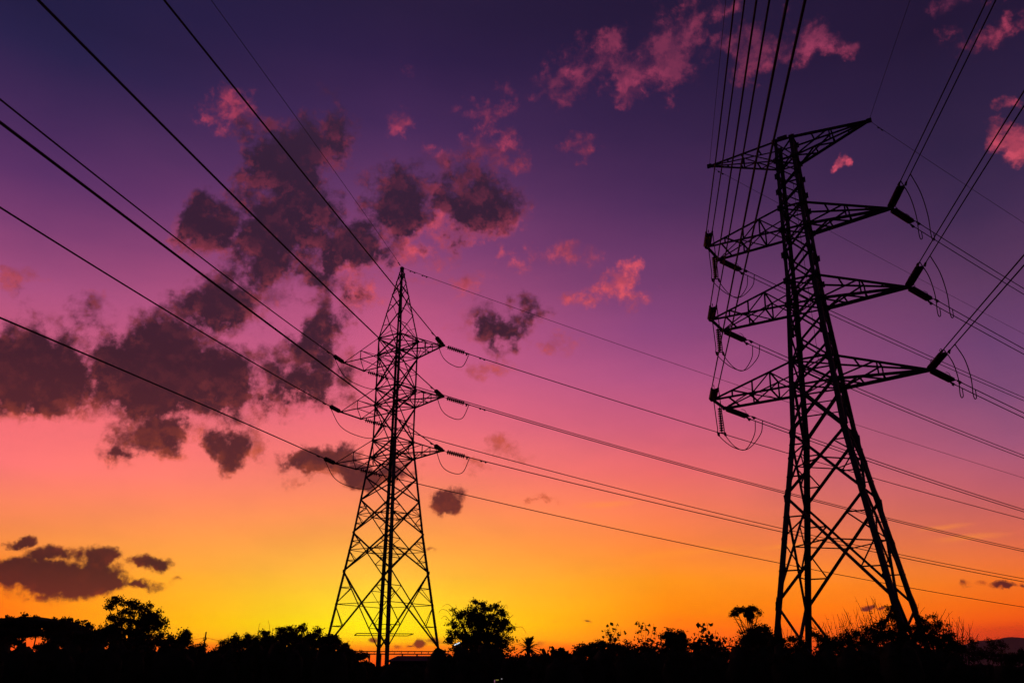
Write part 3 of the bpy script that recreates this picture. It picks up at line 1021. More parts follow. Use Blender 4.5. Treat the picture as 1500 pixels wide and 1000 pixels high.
# right pylon
for lev in '123':
    for key, span in (('R' + lev, 'back'), ('R' + lev, 'fwd'), ('P' + lev, 'back'), ('Q' + lev, 'fwd')):
        ln = 3.9 if span == 'back' else 3.1
        tension_string('right', key, span, ln, True)
        for ix in (0, 1):
            if span == 'back':
                conductor('right', key, span, ln + 0.3, 85, 0.042, ix)
            else:
                conductor('right', key, span, ln + 0.3, 380, 0.038, ix)
    S_, n_ = suspension_string(lev)
    for ix in (0, 1):
        sd = 1.0 if ix == 0 else -1.0
        # right arms: free twin loop
        p0 = span_pt('right_back', 'R' + lev, 5.3 if ix == 0 else 4.4, -sd)
        p1 = span_pt('right_fwd', 'R' + lev, 5.1 if ix == 0 else 4.3, sd)
        hf = (span_pt('right_fwd', 'R' + lev, 6.0) - span_pt('right_fwd', 'R' + lev, 5.0)).normalized()
        low = p1 - hf * 0.32 + Vector((0, 0, -0.85))
        pts = [p0, lerp(p0, low, 0.3) + U * 0.24 + Vector((0, 0, 0.12)), lerp(p0, low, 0.62) + U * 0.22 + Vector((0, 0, 0.05)), lerp(p0, low, 0.9) + Vector((0, 0, -0.02)), low,
               p1 - hf * 0.05 + Vector((0, 0, -0.62)), p1]
        jumper(pts, 0.036, '%s cable of twin jumper loop below right pylon\'s %s right arm' % ('outer' if ix == 0 else 'inner', LEVEL[lev]))
        # left arms: held by the hanging insulator
        p0 = span_pt('right_back', 'P' + lev, 4.4, sd)
        p1 = span_pt('right_fwd', 'Q' + lev, 4.2 if ix == 0 else 3.9, sd)
        sc = S_ + n_ * (-0.27 * sd)
        pts = [p0, lerp(p0, sc, 0.35) + Vector((0, 0, -0.25)), lerp(p0, sc, 0.75) + Vector((0, 0, -0.35)), sc, lerp(sc, p1, 0.28) + Vector((0, 0, -1.35)),
               lerp(sc, p1, 0.6) + Vector((0, 0, -1.95)), lerp(sc, p1, 0.92) + Vector((0, 0, -1.1)), p1]
        jumper(pts, 0.036, '%s cable of twin jumper loop below right pylon\'s %s left arm' % ('left' if ix == 0 else 'right', LEVEL[lev]))
for key in ('EL', 'ER'):
    conductor('right', key, 'back', 0.2, 80, 0.017)
    conductor('right', key, 'fwd', 0.2, 380, 0.018, dampers=(1.2,))

# ------------------------------------------------------------------ vegetation
def px(d):
    """metres covered by one photograph pixel near the skyline at distance d"""
    return d / 1321.0

def quads_mesh(name, P, mat, parent, extra=None):
    """P: (n, 4, 3) array of quads; extra: (verts, faces) merged in"""
    n = len(P)
    vv = P.reshape(-1, 3)
    me = bpy.data.meshes.new(name)
    ev, ef = extra if extra else ([], [])
    nv = len(vv)
    allv = np.concatenate([vv, np.array([tuple(v) for v in ev], float).reshape(-1, 3)]) if len(ev) else vv
    tot = [4] * n + [len(f) for f in ef]
    loops = np.concatenate([np.arange(n * 4), np.array([i + nv for f in ef for i in f], int)]).astype(np.int32)
    starts = np.concatenate([[0], np.cumsum(tot)[:-1]]).astype(np.int32)
    me.vertices.add(len(allv))
    me.vertices.foreach_set('co', allv.astype(np.float32).ravel())
    me.loops.add(len(loops))
    me.loops.foreach_set('vertex_index', loops)
    me.polygons.add(len(tot))
    me.polygons.foreach_set('loop_start', starts)
    me.materials.append(mat)
    me.update(calc_edges=True)
    o = bpy.data.objects.new(name, me)
    COL.objects.link(o)
    o.parent = parent
    return o

def leaf_quads(C, size, rng, elong=1.7, up=None):
    """rhombic leaves at the points C with random directions"""
    n = len(C)
    d = rng.normal(size=(n, 3))
    if up is not None:
        d = d * 0.6 + up
    d /= np.linalg.norm(d, axis=1, keepdims=True)
    q = rng.normal(size=(n, 3))
    q -= d * np.sum(q * d, axis=1, keepdims=True)
    q /= np.linalg.norm(q, axis=1, keepdims=True)
    L_ = (size * rng.uniform(0.6, 1.35, n))[:, None]
    w_ = L_ / elong / 2
    return np.stack([C - d * L_ * 0.5, C + q * w_ - d * L_ * 0.08, C + d * L_ * 0.5, C - q * w_ - d * L_ * 0.08], axis=1)

def frame_for(x, d):
    """ground point below pixel column x at distance d, with the directions right and away"""
    a, _ = azel(x, 960)
    p = Vector((math.sin(a) * d, math.cos(a) * d, 0))
    return p, Vector((math.cos(a), -math.sin(a), 0)), Vector((math.sin(a), math.cos(a), 0))

def to_local(x, y, x0, d):
    k = px(d)
    return (x - x0) * k, EYE + (980.0 - y) * k

def plant(name, label, cat, x0, d, blobs, n, leaf, seed, clumps=40, spread=0.16, trunk=0.09, twigs=14, core=0.0, shoots=(), group=None, elong=1.7, depth=0.8, hollow=2.6, limbs=True):
    """blobs: (x, y, half width, half height[, weight]) of the crown as read off the photograph, in pixels"""
    rng = np.random.default_rng(seed)
    g, ri, aw = frame_for(x0, d)
    root = thing(name, label, cat, g, math.atan2(ri.y, ri.x), group)
    k = px(d)
    B = []
    for b in blobs:
        lx, lz = to_local(b[0], b[1], x0, d)
        B.append((lx, lz, b[2] * k, b[3] * k, (b[4] if len(b) > 4 else 1.0)))
    wts = np.array([max(b[2] * b[3], 0.02) * b[4] for b in B])
    wts = wts / wts.sum()
    wid = max(b[2] for b in B)
    Q = []
    CC = []
    for b, w_ in zip(B, wts):
        nc = max(4, int(clumps * w_))
        by = rng.uniform(-0.35, 0.35) * wid * depth
        u = rng.normal(size=(nc, 3))
        u /= np.linalg.norm(u, axis=1, keepdims=True)
        r_ = rng.uniform(0.0, 1.0, nc) ** (1.0 / hollow)
        cc = np.stack([b[0] + u[:, 0] * r_ * b[2], by + u[:, 1] * r_ * min(b[2], wid) * depth, b[1] + u[:, 2] * r_ * b[3]], axis=1)
        cc[:, 2] = np.maximum(cc[:, 2], 0.12)
        CC.append(cc)
        nl = max(6, int(n * w_ / nc))
        sg = spread * (0.35 + rng.uniform(0.4, 1.0, nc))
        C = np.repeat(cc, nl, axis=0) + rng.normal(size=(nc * nl, 3)) * np.repeat(sg, nl)[:, None] * np.array([1.0, 1.0, 0.75])
        C[:, 2] = np.maximum(C[:, 2], 0.03)
        Q.append(leaf_quads(C, leaf, rng, elong))
    Qa = np.concatenate(Q)
    CCa = np.concatenate(CC)
    extra = None
    if core > 0:
        ev, ef = [], []
        for b in B:
            i0 = len(ev)
            ns, nr = 11, 6
            for r_ in range(nr + 1):
                th = math.pi * r_ / nr
                for s_ in range(ns):
                    ph = 2 * math.pi * s_ / ns
                    jit = core * rng.uniform(0.72, 1.12)
                    ev.append((b[0] + math.sin(th) * math.cos(ph) * b[2] * jit, math.sin(th) * math.sin(ph) * b[2] * depth * jit, max(0.0, b[1] + math.cos(th) * b[3] * jit)))
            for r_ in range(nr):
                for s_ in range(ns):
                    a, c_ = i0 + r_ * ns + s_, i0 + r_ * ns + (s_ + 1) % ns
                    ef.append((a, c_, c_ + ns, a + ns))
        extra = (ev, ef)
    quads_mesh('crown', Qa, LEAF, root, extra)
    mb = MB()
    base_z = min(b[1] for b in B)
    fork = Vector((rng.uniform(-0.1, 0.1) * wid, 0, max(0.35, base_z * 0.55)))
    mb.tube([(0, 0, -0.2), (fork.x * 0.4, 0, fork.z * 0.5), fork], [trunk * 1.25, trunk, trunk * 0.8], 7)
    if limbs:
        for b in B:
            e = Vector((b[0], 0, b[1]))
            m_ = lerp(fork, e, 0.55) + Vector((rng.uniform(-.1, .1) * wid, rng.uniform(-.15, .15) * wid, abs(e.z - fork.z) * 0.12))
            mb.tube([fork, m_, e], [trunk * 0.6, trunk * 0.4, trunk * 0.18], 5)
        for q in rng.choice(len(CCa), min(twigs, len(CCa)), replace=False):
            e = Vector(CCa[q])
            bs = min(B, key=lambda b: (b[0] - e.x) ** 2 + (b[1] - e.z) ** 2)
            s_ = Vector((bs[0], 0, bs[1]))
            mb.tube([s_, lerp(s_, e, 0.5) + Vector((0, 0, 0.05)), e + (e - s_) * 0.25], [trunk * 0.2, trunk * 0.13, 0.008], 4)
    for sh in shoots:                                    # bare shoots: pixel polylines
        pts = []
        yy = rng.uniform(-0.3, 0.3) * wid
        for (sx, sy) in sh:
            lx, lz = to_local(sx, sy, x0, d)
            pts.append(Vector((lx, yy, lz)))
        cv = catmull(pts, 4) if len(pts) > 2 else pts
        mb.tube(cv, [max(0.008, k * 0.42 * (1 - 0.55 * i / len(cv))) for i in range(len(cv))], 4)
    mb.build('trunk', BARK, root)
    return root

def sapling(name, label, x0, d, stems, seed, leaf, nleaf, group=None, drop=0.35):
    """thin stalks carrying large separate leaves; stems are pixel polylines"""
    rng = np.random.default_rng(seed)
    g, ri, aw = frame_for(x0, d)
    root = thing(name, label, 'plant', g, math.atan2(ri.y, ri.x), group)
    k = px(d)
    mb = MB()
    C, U_ = [], []
    for st in stems:
        pts = [Vector((to_local(sx, sy, x0, d)[0], rng.uniform(-0.25, 0.25), to_local(sx, sy, x0, d)[1])) for sx, sy in st]
        pts = [Vector((pts[0].x * 0.4, 0, 0))] + pts
        cv = catmull(pts, 6)
        mb.tube(cv, [max(0.012, 0.035 * (1 - i / len(cv))) for i in range(len(cv))], 5)
        for q in range(nleaf):
            t = rng.uniform(0.35, 1.0)
            p = cv[int(t * (len(cv) - 1))]
            an = rng.uniform(0, 2 * math.pi)
            ln = rng.uniform(0.15, 0.55) * (0.35 + k * 9)
            e = p + Vector((math.cos(an) * ln, math.sin(an) * ln, rng.uniform(-drop, 0.3) * ln))
            mb.tube([p, e], [0.010, 0.006], 3, False)
            C.append(tuple(e))
            U_.append((math.cos(an) * 0.5, math.sin(an) * 0.5, rng.uniform(-0.9, 0.3)))
    quads_mesh('foliage', leaf_quads(np.array(C), leaf, rng, 1.35, np.array(U_)), LEAF, root)
    mb.build('stem', BARK, root)
    return root

def blade(mb, base_p, dirh, length, width, rise, droop, nseg=7):
    """one arching strap leaf, as a folded strip with thickness"""
    side = Vector((-dirh.y, dirh.x, 0))
    prev = None
    i0 = len(mb.v)
    for s_ in range(nseg + 1):
        t = s_ / nseg
        p = base_p + dirh * (length * t * (1 - 0.15 * t)) + Vector((0, 0, rise * math.sin(t * math.pi * 0.62) - droop * t * t))
        w_ = width * (math.sin(math.pi * min(1, 0.12 + 0.88 * t)) ** 0.7) * 0.5 + 0.006
        mb.v += [p - side * w_ + Vector((0, 0, w_ * 0.35)), p, p + side * w_ + Vector((0, 0, w_ * 0.35))]
    for s_ in range(nseg):
        a = i0 + s_ * 3
        mb.f += [(a, a + 1, a + 4, a + 3), (a + 1, a + 2, a + 5, a + 4)]

def banana(label, x0, top, d, seed, group):
    rng = np.random.default_rng(seed)
    g, ri, aw = frame_for(x0, d)
    root = thing('banana_plant', label, 'plant', g, math.atan2(ri.y, ri.x), group)
    _, ztop = to_local(x0, top, x0, d)
    h = ztop * 0.62
    mb = MB()
    mb.tube([(0, 0, -0.1), (0.03, 0, h * 0.5), (0.0, 0, h)], [0.16, 0.13, 0.08], 8)
    mb.build('stem', BARK, root)
    for q in range(8):
        an = 2 * math.pi * q / 8 + rng.uniform(-0.3, 0.3)
        lb = MB()
        blade(lb, Vector((0, 0, h - 0.05)), Vector((math.cos(an), math.sin(an), 0)), rng.uniform(0.75, 1.25), rng.uniform(0.32, 0.45), (ztop - h) * rng.uniform(0.85, 1.3), rng.uniform(0.2, 0.6))
        lb.build('leaf', LEAF, root)
    return root

def frond_plant(label, x0, cy, d, rpx, seed):
    rng = np.random.default_rng(seed)
    g, ri, aw = frame_for(x0, d)
    root = thing('palm', label, 'palm', g, math.atan2(ri.y, ri.x))
    _, zc = to_local(x0, cy, x0, d)
    Rr = rpx * px(d)
    mb = MB()
    mb.tube([(0, 0, -0.1), (0, 0, zc)], [0.2, 0.14], 8)
    mb.build('trunk', BARK, root)
    for q in range(48):
        an = rng.uniform(0, 2 * math.pi)
        elv = rng.uniform(-0.1, 1.4)
        dh = Vector((math.cos(an), math.sin(an), 0))
        ln = Rr * rng.uniform(0.8, 1.12)
        pts = []
        for s_ in range(9):
            t = s_ / 8
            pts.append(Vector((0, 0, zc)) + dh * (ln * t * math.cos(elv)) + Vector((0, 0, ln * t * math.sin(elv) - 0.28 * ln * t * t)))
        fb_ = MB()
        fb_.tube(pts, [0.02 * (1 - 0.7 * i / 8) for i in range(9)], 4)
        sd = Vector((-dh.y, dh.x, 0))
        for s_ in range(1, 9):
            for t_ in (0.0, 0.5):
                if s_ == 8 and t_ > 0:
                    continue
                p = pts[s_] if t_ == 0 else lerp(pts[s_], pts[s_ + 1], 0.5) if s_ < 8 else pts[s_]
                tv = (pts[s_] - pts[s_ - 1]).normalized()
                for sg in (-1, 1):
                    e = p + (tv * 0.75 + sd * sg * 0.55 + Vector((0, 0, -0.1))) * (Rr * 0.26)
                    nrm = (e - p).cross(Vector((0, 0, 1))).normalized() * 0.045
                    i0 = len(fb_.v)
                    fb_.v += [p, lerp(p, e, 0.4) + nrm, e, lerp(p, e, 0.4) - nrm]
                    fb_.f.append((i0, i0 + 1, i0 + 2, i0 + 3))
        fb_.build('frond', LEAF, root)
    return root

def reeds(label, x0, d, stems, seed, group):
    """tall bare stalks with a few small leaves; stems: (foot x, tip x, tip y)"""
    rng = np.random.default_rng(seed)
    g, ri, aw = frame_for(x0, d)
    root = thing('tall_grass', label, 'grass clump', g, math.atan2(ri.y, ri.x), group)
    k = px(d)
    mb = MB()
    C = []
    for fx, tx, ty in stems:
        a = Vector(((fx - x0) * k, rng.uniform(-0.5, 0.5), 0.0))
        lx, lz = to_local(tx, ty, x0, d)
        e = Vector((lx, a.y + rng.uniform(-0.4, 0.4), lz))
        m1 = lerp(a, e, 0.45) + Vector(((fx - tx) * k * 0.22, 0, 0.1))
        m2 = lerp(a, e, 0.8) + Vector(((fx - tx) * k * 0.14, 0, 0.05))
        cv = catmull([a, m1, m2, e], 5)
        mb.tube(cv, [max(0.007, 0.024 * (1 - 0.72 * i / len(cv))) for i in range(len(cv))], 4)
        for q in range(rng.integers(8, 20)):
            p = cv[int(rng.uniform(0.25, 0.85) * (len(cv) - 1))]
            C.append((p.x + rng.normal() * 0.09, p.y + rng.normal() * 0.09, p.z + rng.normal() * 0.1))
        for br in range(rng.integers(1, 4)):             # side branches
            p = cv[int(rng.uniform(0.4, 0.8) * len(cv))]
            q = p + Vector((rng.uniform(-0.35, 0.35), rng.uniform(-0.2, 0.2), rng.uniform(0.4, 0.8)))
            mb.tube([p, lerp(p, q, 0.5) + Vector((0.03, 0, 0)), q], [0.012, 0.010, 0.006], 4)
    quads_mesh('foliage', leaf_quads(np.array(C), 0.13, rng, 2.4), LEAF, root)
    mb.build('stem', BARK, root)
    return root

# --- the row of trees on the skyline, left to right
plant('spreading_tree', 'broad flat-topped dark tree at the left edge with a few bright gaps below', 'tree', 40, 110,
      [(8, 926, 44, 10), (42, 923, 46, 10), (74, 928, 34, 10), (-28, 930, 44, 13), (15, 936, 55, 9), (80, 938, 34, 10), (8, 946, 26, 10), (92, 948, 26, 10), (58, 953, 22, 5, 0.5)], 17000, 0.28, 1, 260, 0.2, 0.16, 30, core=0.75)
plant('spreading_tree', 'low dark tree dipping between the broad left-edge tree and the tall gappy one', 'tree', 118, 104,
      [(112, 938, 30, 7), (135, 938, 26, 7), (98, 944, 28, 9), (125, 948, 34, 10), (150, 940, 16, 8)], 7000, 0.28, 2, 90, 0.28, 0.22, 20, core=0.75)
plant('leafy_tree', 'tall gappy round tree with a wedge-shaped top near the left edge', 'tree', 196, 95,
      [(163, 895, 11, 5), (178, 895, 14, 5), (196, 901, 15, 6), (156, 903, 7, 4), (208, 909, 12, 6), (182, 908, 20, 5, 0.55), (163, 916, 11, 7, 0.8), (185, 918, 24, 7, 0.6), (214, 914, 12, 9), (222, 923, 11, 9),
       (205, 922, 18, 12), (170, 930, 18, 8, 0.8), (196, 934, 24, 9), (228, 935, 9, 5, 0.7), (222, 946, 16, 8), (160, 928, 12, 6), (190, 948, 40, 9)],
      12500, 0.22, 3, 250, 0.20, 0.2, 44, hollow=2.0, core=0.4)
plant('small_tree', 'small dark tree with a peaked top between the gappy tree and utility pole', 'tree', 262, 100,
      [(248, 944, 9, 7), (266, 940, 10, 10), (258, 950, 18, 8), (267, 932, 4, 3)], 3600, 0.22, 4, 70, 0.2, 0.14, 20, core=0.6)
plant('low_bush', 'low rounded bush at the foot of the utility pole', 'bush', 288, 96, [(285, 956, 14, 6), (292, 952, 8, 4)], 1800, 0.2, 5, 40, 0.2, 0.08, 8, core=0.7)
plant('bush', 'sloping bush just right of the gap beside the utility pole', 'bush', 340, 76,
      [(338, 950, 18, 9), (343, 940, 8, 5, 0.8), (358, 936, 8, 4, 0.7), (325, 958, 14, 8), (356, 946, 12, 8)], 4600, 0.16, 6, 90, 0.15, 0.08, 24, core=0.6)
plant('bush', 'bush with two thin upright shoots left of the left pylon', 'bush', 385, 74,
      [(384, 932, 6, 6, 0.7), (386, 940, 12, 7), (372, 944, 10, 7), (392, 949, 26, 10)], 4600, 0.16, 7, 90, 0.15, 0.08, 24, core=0.6,
      shoots=[[(377, 942), (376, 930), (376, 921), (378, 918)], [(392, 942), (391, 928), (389, 919), (387, 914)], [(394, 940), (395, 925)], [(397, 945), (401, 936)]])
plant('bush', 'ragged bush with branches fanning up, middle of the clump left of the left pylon', 'bush', 424, 74,
      [(411, 928, 8, 5, 0.8), (420, 925, 5, 3, 0.7), (436, 924, 8, 5, 0.7), (428, 933, 12, 5, 0.8), (412, 938, 14, 7), (432, 942, 24, 9)], 5200, 0.16, 8, 100, 0.14, 0.09, 30, core=0.55,
      shoots=[[(424, 940), (432, 931), (441, 924)], [(410, 938), (417, 929), (422, 923)], [(404, 938), (406, 930)]])
plant('bush', 'ragged bush touching the left foot of the left pylon', 'bush', 466, 74,
      [(455, 935, 9, 6, 0.8), (464, 930, 7, 4, 0.6), (476, 940, 14, 7), (462, 945, 20, 8), (490, 946, 12, 6), (500, 950, 8, 5)], 5400, 0.16, 9, 100, 0.14, 0.08, 30, core=0.55,
      shoots=[[(462, 938), (459, 927), (456, 921)], [(500, 950), (506, 944), (509, 941)], [(488, 945), (492, 938)], [(478, 940), (480, 932)]])
plant('low_bush', 'smooth low mound of leaves left of the walkway under the left pylon', 'bush', 514, 82, [(512, 957, 12, 6), (524, 963, 18, 6), (500, 962, 14, 8)], 3000, 0.16, 10, 60, 0.14, 0.07, 8, core=0.8)
plant('feathery_tree', 'large round feathery tree just right of the left pylon', 'tree', 702, 70,
      [(690, 905, 18, 13, 0.8), (710, 896, 16, 9, 0.8), (696, 888, 7, 5, 0.8), (726, 893, 10, 6, 0.7), (737, 904, 12, 8, 0.75), (672, 908, 11, 8, 0.7), (664, 922, 11, 10, 0.75), (705, 918, 32, 18, 1.1), (735, 920, 18, 12, 0.9),
       (656, 938, 9, 7, 0.8), (746, 925, 10, 6, 0.6), (664, 898, 5, 3, 0.6), (690, 940, 34, 16, 1.2), (728, 940, 26, 14, 1.1), (712, 955, 40, 12)], 19000, 0.155, 11, 380, 0.145, 0.16, 90, hollow=2.0, core=0.36,
      shoots=[[(668, 905), (660, 893), (653, 889), (646, 893)], [(664, 912), (654, 899), (645, 897), (641, 902)], [(690, 895), (687, 886), (684, 884)], [(700, 890), (697, 884), (695, 881)], [(735, 897), (741, 890), (743, 896)],
              [(745, 910), (752, 904)], [(745, 918), (756, 922), (764, 922), (770, 930)], [(660, 915), (651, 906), (645, 910)], [(725, 890), (730, 885)]])
frond_plant('dark palm with a fan of stiff fronds right of the feathery tree', 774, 952, 66, 21, 12)
plant('low_bush', 'low bush below the palm and the banana plants', 'bush', 782, 64, [(770, 968, 26, 8), (795, 970, 14, 7)], 2600, 0.15, 13, 50, 0.13, 0.07, 8, core=0.75)
for q, (xx, tp, lb) in enumerate(((803, 955, 'leftmost banana plant of the four between palm and thicket'), (817, 951, 'second banana plant from the palm, tallest of the four'),
                                  (829, 952, 'third banana plant from the palm, with upright leaves'), (841, 955, 'rightmost banana plant of the four, next to the dark thicket'))):
    banana(lb, xx, tp, 60, 20 + q, 'banana plants right of the palm')
plant('bush', 'dark bumpy bush with the bare-stalked sapling rising behind it', 'bush', 885, 76,
      [(858, 953, 13, 8), (868, 948, 8, 5), (882, 945, 11, 6), (900, 951, 16, 8), (916, 957, 14, 8), (848, 960, 10, 6), (880, 958, 40, 10)], 7000, 0.17, 30, 120, 0.15, 0.09, 24, core=0.7)
sapling('sapling', 'slim sapling with drooping leaves, leftmost of the three saplings', 897, 70, [[(897, 950), (896, 932), (893, 920)], [(898, 945), (903, 928), (905, 918)], [(895, 948), (890, 934), (887, 926)], [(898, 950), (908, 936), (911, 925)]], 31, 0.32, 13,
        'leafy saplings above the thicket')
sapling('sapling', 'slim sapling with many small leaves, middle of the three saplings', 947, 72, [[(944, 952), (941, 930), (939, 914)], [(946, 952), (948, 930), (947, 916)], [(949, 952), (956, 934), (960, 918)], [(942, 955), (937, 940), (937, 925)], [(950, 955), (960, 942), (964, 928)]], 32, 0.25, 22,
        'leafy saplings above the thicket')
plant('low_bush', 'thin twiggy bush between the left and middle saplings', 'bush', 922, 74, [(921, 944, 7, 5, 0.5), (925, 952, 12, 6, 0.8), (930, 960, 16, 7)], 1500, 0.13, 33, 50, 0.12, 0.05, 24)
plant('bush', 'leafy bush around the foot of the middle sapling', 'bush', 948, 70, [(945, 953, 16, 8, 0.8), (935, 962, 18, 7), (960, 960, 14, 8)], 2600, 0.16, 34, 60, 0.14, 0.06, 16, core=0.5)
plant('round_bush', 'dense round dark bush between the middle and right saplings', 'bush', 990, 70,
      [(984, 935, 13, 8), (1001, 935, 9, 7), (976, 936, 7, 4), (992, 946, 23, 13), (990, 960, 30, 10)], 7000, 0.15, 35, 120, 0.13, 0.1, 24, core=0.78)
sapling('sapling', 'sapling with large broad leaves, rightmost of the three saplings', 1038, 58, [[(1036, 955), (1032, 935), (1030, 918)], [(1038, 955), (1040, 932), (1039, 916)], [(1040, 955), (1048, 938), (1051, 927)], [(1034, 955), (1027, 940), (1026, 930)], [(1041, 958), (1052, 946), (1057, 935)]], 36, 0.36, 13,
        'leafy saplings above the thicket')
plant('bush', 'broad-leaved bush at the foot of the right sapling', 'bush', 1042, 60, [(1028, 950, 14, 8, 0.8), (1050, 952, 12, 8, 0.7), (1062, 960, 12, 6), (1035, 963, 30, 8)], 2100, 0.22, 37, 70, 0.16, 0.06, 20, core=0.35)
sapling('sapling', 'single bent stalk with a clump of hanging leaves left of the flat-topped tree', 1073, 62, [[(1074, 960), (1072, 945), (1071, 936)]], 38, 0.32, 14)
plant('flat_topped_tree', 'small umbrella-shaped tree with bare spreading limbs left of the right pylon', 'tree', 1099, 92,
      [(1098, 901, 13, 4), (1110, 899.5, 9, 3), (1087, 903, 7, 5, 0.7), (1080, 906, 5, 4, 0.4), (1102, 907, 7, 6), (1116, 905, 3.5, 3, 0.6), (1103, 914, 3, 4, 0.6)], 3600, 0.17, 39, 90, 0.13, 0.14, 26, depth=0.9,
      shoots=[[(1098, 935), (1096, 922), (1090, 913), (1083, 905), (1080, 902)], [(1097, 930), (1093, 918), (1084, 911), (1077, 907)], [(1102, 935), (1103, 920), (1110, 910), (1117, 903)], [(1102, 930), (1106, 918), (1114, 912), (1120, 907)],
              [(1096, 925), (1088, 919), (1081, 917)], [(1104, 925), (1112, 918), (1119, 914)], [(1097, 935), (1097, 915), (1094, 903)], [(1103, 935), (1103, 918), (1105, 905)], [(1095, 922), (1089, 922), (1084, 921)], [(1105, 922), (1111, 921), (1117, 920)],
              [(1092, 914), (1085, 913), (1079, 912)], [(1112, 909), (1119, 909)]])
plant('bush', 'dark bush under the flat-topped tree beside the right pylon', 'bush', 1112, 66,
      [(1117, 926, 9, 5), (1125, 927, 6, 6, 0.8), (1108, 934, 18, 10), (1122, 940, 18, 12), (1100, 946, 18, 12), (1112, 956, 34, 10)], 6800, 0.15, 40, 120, 0.14, 0.1, 26, core=0.75,
      shoots=[[(1100, 950), (1090, 938), (1082, 932)], [(1098, 945), (1090, 930), (1086, 926)], [(1100, 955), (1086, 946), (1075, 940)], [(1122, 930), (1126, 922), (1128, 919)], [(1102, 940), (1095, 927), (1090, 922)], [(1096, 950), (1088, 944), (1080, 938)]])
plant('low_bush', 'thin bush between the left legs of the right pylon', 'bush', 1160, 60, [(1150, 944, 8, 6, 0.6), (1164, 940, 8, 6, 0.6), (1172, 946, 10, 7, 0.8), (1140, 942, 8, 9), (1155, 955, 26, 9)], 3000, 0.13, 41, 90, 0.12, 0.06, 30, core=0.4,
      shoots=[[(1155, 948), (1152, 932), (1149, 922), (1148, 914)], [(1158, 946), (1162, 934), (1164, 925)], [(1146, 945), (1148, 930), (1147, 924)], [(1170, 940), (1176, 932)], [(1160, 945), (1157, 935), (1158, 926)]])
plant('low_bush', 'small tufted bush right of the near left leg of the right pylon', 'bush', 1204, 58, [(1194, 927, 4, 3, 0.6), (1200, 935, 7, 5, 0.7), (1208, 941, 11, 6), (1215, 948, 16, 7)], 2000, 0.12, 42, 70, 0.1, 0.05, 26, core=0.35,
      shoots=[[(1206, 945), (1198, 934), (1191, 927)], [(1204, 945), (1196, 940), (1190, 938)], [(1206, 945), (1203, 934), (1204, 928)]])
rr = random.Random(77)
for q, (xx, n_, tips_) in enumerate(((1222, 11, (914, 945)), (1242, 12, (906, 940)), (1262, 13, (902, 938)), (1282, 14, (896, 935)), (1302, 14, (884, 930)), (1320, 10, (888, 920)), (1392, 14, (903, 940)), (1412, 8, (920, 950)))):
    st = []
    for k_ in range(n_):
        fx = xx + rr.uniform(-10, 12)
        lean = rr.uniform(-24, -4) if xx < 1340 else rr.uniform(-4, 16)
        st.append((fx, fx + lean, rr.uniform(*tips_)))
    pos = ('tall thin stalks nearest the left legs under the right pylon', 'second clump of thin stalks from the left under the right pylon', 'third clump of thin stalks from the left under the right pylon',
           'middle clump of long curved stalks under the right pylon', 'tallest clump of curved stalks beside the ragged bush under the right pylon', 'thin stalks rising through the ragged bush at the right pylon\'s right legs',
           'leaning bare stalks just right of the right pylon', 'short sparse stalks in front of the mountain\'s left foot')[q]
    reeds(pos, xx, 60, st, 50 + q, 'clumps of tall stalks')
plant('bush', 'ragged leafy bush between the right legs of the right pylon', 'bush', 1308, 60,
      [(1311, 903, 5, 4, 0.6), (1314, 912, 9, 8, 0.7), (1300, 922, 12, 8, 0.7), (1285, 930, 11, 7, 0.7), (1322, 926, 11, 10, 0.8), (1268, 935, 8, 6, 0.5), (1302, 938, 22, 10), (1325, 944, 20, 12), (1275, 945, 24, 11), (1240, 948, 24, 10, 0.9), (1255, 938, 14, 7, 0.5)], 11500, 0.12, 60, 280, 0.105, 0.07, 70, core=0.4,
      shoots=[[(1312, 915), (1310, 905), (1305, 900)], [(1300, 925), (1292, 915), (1287, 911)]])
plant('bush', 'ragged leafy bush just right of the right pylon\'s outer leg', 'bush', 1372, 60,
      [(1360, 917, 9, 6, 0.7), (1376, 914, 6, 4, 0.5), (1366, 928, 11, 8, 0.8), (1382, 926, 9, 8, 0.7), (1372, 942, 20, 12), (1392, 945, 12, 12, 0.8), (1385, 956, 26, 10), (1352, 935, 12, 12)], 8200, 0.12, 61, 170, 0.105, 0.07, 60, core=0.35,
      shoots=[[(1356, 918), (1362, 908), (1368, 902)], [(1375, 925), (1379, 914), (1381, 907)], [(1362, 920), (1358, 908), (1361, 896)], [(1385, 930), (1392, 916), (1400, 908)], [(1380, 922), (1388, 912), (1393, 904)]])
plant('low_bush', 'thin twiggy scrub standing in front of the far mountain', 'bush', 1440, 62,
      [(1412, 952, 10, 9, 0.6), (1430, 950, 11, 8, 0.6), (1448, 950, 11, 8, 0.6), (1464, 952, 9, 7, 0.6), (1425, 962, 18, 8), (1452, 963, 20, 8), (1474, 966, 10, 7)], 3000, 0.115, 62, 130, 0.11, 0.05, 70,
      shoots=[[(1412, 958), (1410, 940), (1407, 927)], [(1420, 955), (1424, 942), (1428, 934)], [(1432, 955), (1436, 942), (1440, 936)], [(1450, 955), (1456, 946), (1462, 941)], [(1400, 955), (1398, 938), (1400, 920)], [(1466, 955), (1472, 949)]])
plant('low_bush', 'low dark bush at the right edge below the mountain', 'bush', 1490, 64, [(1482, 969, 13, 7), (1500, 962, 8, 7), (1515, 966, 16, 9)], 2200, 0.15, 63, 50, 0.12, 0.06, 10, core=0.7)

